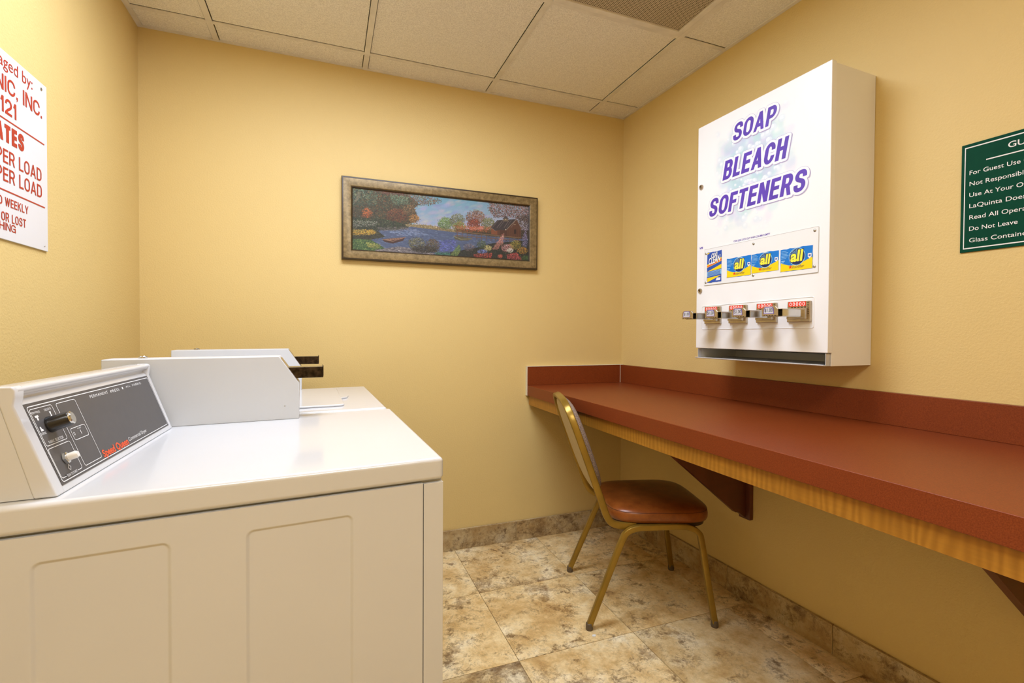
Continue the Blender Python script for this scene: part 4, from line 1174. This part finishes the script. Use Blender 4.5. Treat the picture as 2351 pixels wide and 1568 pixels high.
def side_panel(a0, a1, z0, z1, rects, depth, blend=0.006, r=0.010):
    """pressed sheet steel with shallow recessed fields, facing -b"""
    def sd(a, z, R):
        x0, x1, y0, y1 = R; cx_, cy_ = (x0 + x1) / 2, (y0 + y1) / 2
        qx = abs(a - cx_) - (x1 - x0) / 2 + r; qz = abs(z - cy_) - (y1 - y0) / 2 + r
        return math.hypot(max(qx, 0), max(qz, 0)) + min(max(qx, qz), 0) - r
    def cuts(lo, hi, edges):
        c = set([lo, hi])
        for e in edges:
            for k in range(-4, 5):
                c.add(e + k * blend / 3)
            for k in range(1, 6):
                c.add(e + k * r / 4); c.add(e - k * r / 4)
        n = 24
        for k in range(n + 1): c.add(lo + (hi - lo) * k / n)
        return sorted(x for x in c if lo <= x <= hi)
    A_ = cuts(a0, a1, [e for R in rects for e in R[:2]]); Z_ = cuts(z0, z1, [e for R in rects for e in R[2:]])
    vs = []
    for a in A_:
        for z in Z_:
            d = 0
            for R in rects:
                x = min(1, max(0, 0.5 - sd(a, z, R) / blend)); d = max(d, depth * x * x * (3 - 2 * x))
            vs.append((a, d, z))
    nz = len(Z_); fs = [(i * nz + j, (i + 1) * nz + j, (i + 1) * nz + j + 1, i * nz + j + 1) for i in range(len(A_) - 1) for j in range(nz - 1)]
    # turned edges
    o = len(vs); T = 0.012
    ring = [(a, z) for a in A_ for z in (z0,)] + [(A_[-1], z) for z in Z_[1:]] + [(a, z1) for a in reversed(A_[:-1])] + [(a0, z) for z in reversed(Z_[1:-1])]
    idx = {(a, z): i for i, (a, z) in enumerate([(a, z) for a in A_ for z in Z_])}
    vs += [(a, T, z) for a, z in ring]; k = len(ring)
    for i in range(k):
        j = (i + 1) % k; fs.append((idx[ring[i]], idx[ring[j]], o + j, o + i))
    return MB(mf).add(vs, fs)

def meter_case(root, b0, b1):
    prof = [(-0.686, 0.8765), (-0.2585, 0.8765), (-0.2575, 0.9740), (-0.3075, 1.0485), (-0.686, 1.0465)]
    body = MB(mf).prism(prof, b0, b1, 'xzy').build('meter_case', M['case_white'], root, bevel=0.0022, seg=3)
    # inset sloping front
    ta = Vector((-0.3075 + 0.2575, 1.0485 - 0.9740)).normalized(); nn = Vector((ta.y, -ta.x))
    def fp(d, u): return (-0.2575 + ta.x * d + nn.x * u, 0.9740 + ta.y * d + nn.y * u)
    L = math.hypot(0.05, 0.0745)
    q = [fp(0.006, -0.001), fp(L - 0.006, -0.001), fp(L - 0.006, 0.0006), fp(0.006, 0.0006)]
    fr = MB(mf).prism(q, b0 + 0.008, b1 - 0.004, 'xzy').build('slide_plate', M['nickel'], body, bevel=0.0004)
    bm_ = (b0 + b1) / 2 + 0.004
    m = MB(mf)
    m.box(-0.300, -0.195, bm_ - 0.026, bm_ - 0.024, 0.9865, 1.0165); m.box(-0.300, -0.195, bm_ + 0.024, bm_ + 0.026, 0.9865, 1.0165)
    m.box(-0.300, -0.195, bm_ - 0.026, bm_ + 0.026, 1.0145, 1.0170)
    m.box(-0.197, -0.1945, bm_ - 0.028, bm_ + 0.028, 0.9905, 1.0205)
    m.build('coin_slide', M['dark_chrome'], fr, bevel=0.0008, label='dark chrome coin slide')
    m = MB().lathe(mf(-0.615, (b0 + b1) / 2, 1.0455), (0, 0, 1), [(0.0095, 0), (0.0095, 0.0055), (0.008, 0.0075), (0.002, 0.008)], 18)
    m.build('lock', M['chrome'], body)
    MB().lathe(mf(-0.2935, b0 - 0.0001, 0.9130), (-e2[0], -e2[1], 0), [(0.0018, 0), (0.0018, 0.0006), (0.001, 0.0012)], 10).build('screw', M['steel'], body)

def lower_body(root, front):
    m = MB(mf)
    m.box(-0.695, 0.0035, 0.0135, BW_ - 0.0135, 0.06, 0.8330)
    m.box(-0.695, -0.036, 0.012, 0.0136, 0.03, 0.8300)
    m.box(-0.036 + 0.0015, 0.0035, 0.0005, BW_ - 0.0005, 0.055, 0.8300)
    m.build('cabinet', M['white'], root, bevel=0.003)
    MB(mf).box(-0.66, -0.03, 0.03, BW_ - 0.03, 0.0, 0.061).build('plinth', M['dark_gap'], root)
    side_panel(-0.695, -0.0362, 0.025, 0.8315, [(-0.586, -0.430, 0.13, 0.7925), (-0.3255, -0.164, 0.13, 0.7915)], 0.0032).build('side_panel', M['white'], root)

# dryer
dr = thing('dryer', 'white coin-operated clothes dryer with dark control panel, nearest the camera', 'dryer', (AX, AY, 0))
lower_body(dr, True)
top = MB(mf).box(-0.700, 0.0045, -0.0005, BW_ - 0.001, 0.8345, 0.8765)
top.build('top_panel', M['white'], dr, bevel=0.0085, seg=5)
# front loading door (faces away from the camera)
m = MB(mf); m.prism(rrect(0.10, 0.55, 0.22, 0.66, 0.03, 5), 0.0040, 0.0160, 'yzx'); dd = m.build('door', M['white'], dr, bevel=0.003)
m = MB(mf); m.prism(rrect(0.12, 0.15, 0.38, 0.50, 0.010, 4), 0.0162, 0.0245, 'yzx'); m.build('handle', M['cab_white'], dd, bevel=0.003)
# control console
NB = 14
def console_rows(prof, b0, b1):
    return [[(a, b, z) for (a, z) in prof] for b in (b0, b1)]
# front fascia profile (a, z) at the near end
CON = [(-0.5645, 0.8770), (-0.5680, 0.8840), (-0.6125, 1.0105), (-0.6185, 1.0160), (-0.6195, 1.0210), (-0.6105, 1.0255), (-0.6070, 1.0305), (-0.6090, 1.0345), (-0.6150, 1.0362), (-0.6450, 1.0350), (-0.6700, 1.0180), (-0.6900, 0.8770)]
m = MB(mfc).prism(CON, 0.0250, 0.5480, 'xzy')
con = m.build('control_console', M['white'], dr, bevel=0.0055, seg=4)
END = [(-0.5640, 0.8770), (-0.5668, 0.8835), (-0.6100, 1.0095), (-0.6085, 1.0200), (-0.6078, 1.0315), (-0.6110, 1.0368), (-0.6320, 1.0368), (-0.5905, 0.8770)]
for (b0, b1) in ((0.0200, 0.0430), (0.5395, 0.5530)):
    MB(mfc).prism(END, b0, b1, 'xzy').build('end_cap', M['white'], con, bevel=0.0030, seg=3)
m = MB(mfc).prism([(-0.5905, 0.8772), (-0.6320, 1.0355), (-0.6450, 1.0345), (-0.6700, 1.0170), (-0.6900, 0.8772)], 0.0225, 0.0250, 'xzy'); m.build('end_panel', M['white'], con, bevel=0.0008)
# charcoal panel, local (u along b, v up the slope)
pa0, pz0, pa1, pz1 = -0.5690, 0.8868, -0.6117, 1.0082
pb0, pb1 = 0.0440, 0.5370
pn = Vector((pz1 - pz0, 0, -(pa1 - pa0))).normalized()
def PP(d):
    def f(u, v):
        return mfc(pa0 + (pa1 - pa0) * v + pn.x * d, pb0 + (pb1 - pb0) * u, pz0 + (pz1 - pz0) * v + pn.z * d)
    return f
m = MB(); lo = [PP(-0.002)(u, v) for u, v in ((0, 0), (1, 0), (1, 1), (0, 1))]; hi = [PP(0.0009)(u, v) for u, v in ((0, 0), (1, 0), (1, 1), (0, 1))]
m.add(lo + hi, [(0, 1, 2, 3), (4, 5, 6, 7), (0, 1, 5, 4), (1, 2, 6, 5), (2, 3, 7, 6), (3, 0, 4, 7)])
pan = m.build('control_panel', M['charcoal'], con, label='charcoal control panel')
KA = (pb1 - pb0) / 0.1287      # aspect, so that corners stay round
def rbox(u0, u1, v0, v1, r): return [(u, v) for u, v in [(x / KA, y) for x, y in rrect(u0 * KA, u1 * KA, v0, v1, r, 4)]]
def ploop(mb, pts, wd, d=0.0013):
    P2 = [(x * KA, y) for x, y in pts]; frame_loop(mb, P2, wd, lambda x, y: PP(d)(x / KA, y))
m = MB().use(M['white_ink'])
ploop(m, rbox(0.007, 0.991, 0.030, 0.960, 0.035), 0.011)
ploop(m, rbox(0.013, 0.133, 0.475, 0.926, 0.03), 0.008)
ploop(m, rbox(0.011, 0.137, 0.072, 0.440, 0.03), 0.008)
ploop(m, rbox(0.157, 0.279, 0.074, 0.919, 0.03), 0.008)
ploop(m, rbox(0.170, 0.266, 0.416, 0.569, 0.03), 0.008)
flat(m.use(M['charcoal']), [(0.036, 0.050), (0.104, 0.050), (0.104, 0.094), (0.036, 0.094)], PP(0.0016)); m.use(M['white_ink'])
for (s_, u0, u1, v0, v1, bo) in (('PERMANENT', 0.386, 0.537, 0.872, 0.914, 0.0), ('PRESS', 0.561, 0.644, 0.868, 0.912, 0.0), ('ALL', 0.715, 0.764, 0.882, 0.914, 0.0), ('FABRIC', 0.787, 0.890, 0.880, 0.916, 0.0),
                                 ('PERM PRESS', 0.014, 0.060, 0.868, 0.894, 0.0), ('DELICATE', 0.084, 0.122, 0.868, 0.896, 0.0), ('NORMAL', 0.014, 0.043, 0.612, 0.642, 0.0), ('FABRIC SELECTOR', 0.032, 0.115, 0.494, 0.528, 0.0),
                                 ('PUSH TO START', 0.040, 0.100, 0.055, 0.088, 0.0), ('FUSE', 0.212, 0.236, 0.535, 0.552, 0.0), ('Commercial Dryer', 0.529, 0.725, 0.066, 0.142, 0.0), ('I', 0.2235, 0.2265, 0.460, 0.520, 0.0)):
    text_fit(m, s_, u0, u1, v0, v1, PP(0.0019 if s_[:4] == 'PUSH' else 0.0013), bo, space=1.15 if v0 > 0.86 and u0 > 0.3 else 1.0)
flat(m, [(0.680 + 0.006 * math.cos(a), 0.893 + 0.022 * math.sin(a)) for a in [2 * PI * i / 10 for i in range(10)]], PP(0.0013))
# garment pictograms
flat(m, [(0.103, 0.850), (0.113, 0.850), (0.110, 0.815), (0.115, 0.770), (0.101, 0.770), (0.106, 0.815)], PP(0.0013))
flat(m, [(0.025, 0.845), (0.043, 0.845), (0.043, 0.820), (0.038, 0.822), (0.038, 0.785), (0.030, 0.785), (0.030, 0.822), (0.025, 0.820)], PP(0.0013))
flat(m, [(0.024, 0.710), (0.029, 0.710), (0.031, 0.680), (0.036, 0.676), (0.036, 0.655), (0.022, 0.655)], PP(0.0013))
ploop(m, [(0.072, 0.185), (0.080, 0.150), (0.072, 0.115), (0.064, 0.150)], 0.010)
ploop(m, [(0.182 + 0.004 * math.cos(a), 0.496 + 0.018 * math.sin(a)) for a in [2 * PI * i / 12 for i in range(12)]], 0.006)
m.build('panel_markings', None, pan, smooth=False, label='white printed markings')
m = MB(); text_fit(m, 'Speed Queen', 0.294, 0.518, 0.045, 0.155, PP(0.0013), 0.028, vref='Sd')
m.build('maker_lettering', M['orange_ink'], pan, smooth=False, label='orange lettering')
# selector knob and push button
kc = Vector(PP(0.001)(0.078, 0.700)); nrm = (Vector(PP(0.01)(0.1, 0.7)) - Vector(PP(0.0)(0.1, 0.7))).normalized()
kb = MB().lathe(kc, nrm, [(0.0125, 0), (0.0125, 0.004), (0.0118, 0.006), (0.0112, 0.024), (0.010, 0.026)], 24).build('selector_knob', M['black'], pan, label='black selector knob')
MB().lathe(kc + nrm * 0.0258, nrm, [(0.0100, 0), (0.0100, 0.0022), (0.0085, 0.0034), (0.001, 0.0036)], 24).build('knob_cap', M['chrome'], kb)
bc = Vector(PP(0.001)(0.073, 0.268))
nb_ = MB().lathe(bc, nrm, [(0.0098, 0), (0.0098, 0.0035), (0.0070, 0.0045)], 6).build('button_nut', M['chrome'], pan)
MB().lathe(bc + nrm * 0.0040, nrm, [(0.0058, 0), (0.0058, 0.0105), (0.0045, 0.0125), (0.001, 0.0128)], 20).build('start_button', M['ivory'], nb_)
meter_case(dr, 0.5675, 0.6450)

# washer, further from the camera
OB = 0.6495
wa = thing('washer', 'white coin-operated top-loading washer between the dryer and the back wall', 'washer', (AX + OB * e2[0], AY + OB * e2[1], 0))
lower_body(wa, False)
m = MB(mf).box(-0.700, -0.0060, 0.0005, BW_ - 0.004, 0.8345, 0.8800)
m.build('top_panel', M['white'], wa, bevel=0.0085, seg=5)
m = MB(mf); m.prism(rrect(-0.645, -0.128, 0.075, 0.565, 0.018, 5), 0.8802, 0.8868, 'xyz')
lid = m.build('lid', M['white'], wa, bevel=0.003, seg=3)
m = MB(mf); m.prism([(-0.146, 0.275), (-0.128, 0.245), (-0.108, 0.265), (-0.100, 0.300), (-0.108, 0.340), (-0.128, 0.365), (-0.146, 0.335)], 0.8801, 0.8862, 'xyz')
m.build('lid_handle', M['white'], lid, bevel=0.002)
meter_case(wa, 0.5500, 0.6275)
m = MB(mf).prism(CON, 0.02, 0.540, 'xzy')
wc = MB(mf).box(-0.685, -0.640, 0.03, 0.545, 0.8802, 0.99).build('control_console', M['white'], wa, bevel=0.006, seg=3)

# ================================================================ CHAIR
ca = math.radians(-18.3)
ch = thing('dining_chair', 'gold-framed chair with brown vinyl seat, pulled up to the counter', 'chair', (-0.3835, -0.699, 0), ca)
sq = rrect(-0.0108, 0.0108, -0.0108, 0.0108, 0.0035, 3)
for sgn in (-1, 1):
    Wf, Wr = sgn * 0.222, sgn * 0.203
    rear = smooth_path([(-0.246, Wf, 0.016), (-0.182, sgn * 0.212, 0.175), (-0.120, Wr, 0.325), (-0.098, Wr, 0.360), (-0.062, Wr, 0.3745), (-0.020, Wr, 0.3765)], 7)
    front = smooth_path([(0.236, Wf, 0.016), (0.212, sgn * 0.212, 0.165), (0.190, Wr, 0.315), (0.176, Wr, 0.355), (0.138, Wr, 0.3755), (0.090, Wr, 0.3790)], 7)
    mid = [(-0.020, Wr, 0.3765), (0.035, Wr, 0.378), (0.090, Wr, 0.3790)]
    for path in (rear, front):
        lg = MB().tube(path, sq, up=(0, 1, 0)).build('leg', M['gold'], ch, angle=25)
        p = path[0]; d = (Vector(path[0]) - Vector(path[1])).normalized()
        MB().lathe((p[0], p[1], 0.0), (0, 0, 1), [(0.0125, 0.0), (0.0140, 0.003), (0.0140, 0.012), (0.0128, 0.024), (0.011, 0.026)], 16).build('foot_glide', M['glide'], lg)
    MB().tube(mid, sq, up=(0, 1, 0)).build('side_rail', M['gold'], ch, angle=25)
def backf(z): return -0.1985 - (z - 0.478) * 0.362
# back hoop
hoop = []
left = [(-0.060, -0.181, 0.3775), (-0.110, -0.183, 0.3765), (-0.152, -0.186, 0.388), (-0.176, -0.190, 0.418), (-0.1985, -0.196, 0.478), (backf(0.56), -0.199, 0.56), (backf(0.65), -0.200, 0.65), (backf(0.73), -0.197, 0.73), (backf(0.79), -0.184, 0.79), (backf(0.826), -0.158, 0.826), (backf(0.845), -0.118, 0.845), (backf(0.852), -0.06, 0.852), (backf(0.853), 0, 0.853)]
hp = smooth_path(left + [(x, -y, z) for x, y, z in reversed(left[:-1])], 5)
def hoop_mesh():
    mb = MB(); P = [Vector(p) for p in hp]; vs = []; n = len(P); prof = rrect(-0.0085, 0.0085, -0.0135, 0.0135, 0.005, 3); k = len(prof)
    for i in range(n):
        t_ = (P[min(i + 1, n - 1)] - P[max(i - 1, 0)]).normalized()
        # the flat of the tube follows the hoop: one axis stays across the back plane
        bn = Vector((1, 0, 0.362)).normalized() if P[i].z > 0.45 else None
        if bn is None:
            bn = Vector((t_.z, 0, -t_.x)) * (1 if P[i].y < 0 else -1)
            bn = bn if bn.length > 1e-4 else Vector((1, 0, 0)); bn.normalize()
            if bn.x < 0 and bn.z < 0: bn = -bn
        s_ = t_.cross(bn).normalized(); u_ = s_.cross(t_)
        for (x, y) in prof:
            q = P[i] + s_ * x + u_ * y; vs.append((q.x, q.y, q.z))
    fs = [(i * k + j, i * k + (j + 1) % k, (i + 1) * k + (j + 1) % k, (i + 1) * k + j) for i in range(n - 1) for j in range(k)]
    fs += [tuple(range(k)), tuple(range((n - 1) * k, n * k))]
    return mb.add(vs, fs)
hoop_mesh().build('back_frame', M['gold'], ch, angle=25)
# back pad, outlined by the hoop
def back_outline(sc=1.0, n=44):
    pts = []
    for i in range(n):
        a = 2 * PI * i / n; c, s_ = math.cos(a), math.sin(a); e = 2.0 / 3.2
        x = 0.189 * math.copysign(abs(c) ** e, c); z = 0.178 * math.copysign(abs(s_) ** e, s_)
        pts.append((x * sc, 0.662 + z * sc))
    return pts
def pad(bulge, base, side, sgn):
    rows = []
    for (sc, h) in ((1.0, 0.0), (0.998, 0.35), (0.985, 0.62), (0.955, 0.82), (0.90, 0.93), (0.75, 0.985), (0.5, 1.0), (0.2, 1.0)):
        rows.append([(backf(z) + sgn * (base + bulge * h), y, z + sgn * 0.30 * (base + bulge * h)) for y, z in back_outline(sc)])
    return MB().rings(rows)
pad(0.032, 0.0015, 0, 1).build('back_pad', M['fabric'], ch, angle=60, label='speckled grey fabric back pad')
pad(0.008, 0.0, 0, -1).build('back_shell', M['cream'], ch, angle=60, label='cream vinyl back cover')
# seat
def seat_outline(sc=1.0, n=56):
    pts = []
    for i in range(n):
        a = 2 * PI * i / n; c, s_ = math.cos(a), math.sin(a); e = 2.0 / 4.2
        x = math.copysign(abs(c) ** e, c); y = math.copysign(abs(s_) ** e, s_)
        wdt = 0.205 + 0.008 * x
        pts.append((0.045 + 0.205 * x * sc, wdt * y * sc))
    return pts
def zt(x): return 0.0
rows = []
for (sc, z) in ((0.55, 0.3885), (0.955, 0.3885), (0.985, 0.392), (1.0, 0.402), (1.0, 0.414), (0.992, 0.424), (0.972, 0.4315), (0.93, 0.4375), (0.84, 0.4440), (0.65, 0.4500), (0.40, 0.4530), (0.15, 0.4540)):
    rows.append([(x, y, z) for x, y in seat_outline(sc)])
seat = MB().rings(rows).build('seat', M['leather'], ch, angle=70, label='brown vinyl seat cushion')
MB().tube([(x, y, 0.4288) for x, y in seat_outline(0.9835, 90)], circ(0.0006, 6), closed=True).build('seam', M['stitch'], seat)
MB().rings([[(x, y, z) for x, y in seat_outline(sc)] for sc, z in ((0.88, 0.3705), (0.935, 0.3725), (0.945, 0.3880))]).build('seat_board', M['board'], ch)
MB().tube([(-0.080, -0.203, 0.366), (-0.080, 0.203, 0.366)], rrect(-0.008, 0.008, -0.004, 0.004, 0.002, 2)).build('cross_bar', M['gold'], ch)
MB().tube([(0.150, -0.203, 0.366), (0.150, 0.203, 0.366)], rrect(-0.008, 0.008, -0.004, 0.004, 0.002, 2)).build('cross_bar', M['gold'], ch)

# small scrap on the floor
sc_ = MB(); sc_.prism([(-0.008, -0.004), (0.002, -0.007), (0.009, 0.0), (0.003, 0.006), (-0.006, 0.004)], 0.0002, 0.0022, 'xyz')
o = sc_.build('paper_scrap', M['white_ink']); o.location = (-0.690, -0.872, 0)
o['label'] = 'tiny white scrap on the floor tiles beside the rear chair leg'; o['category'] = 'scrap'
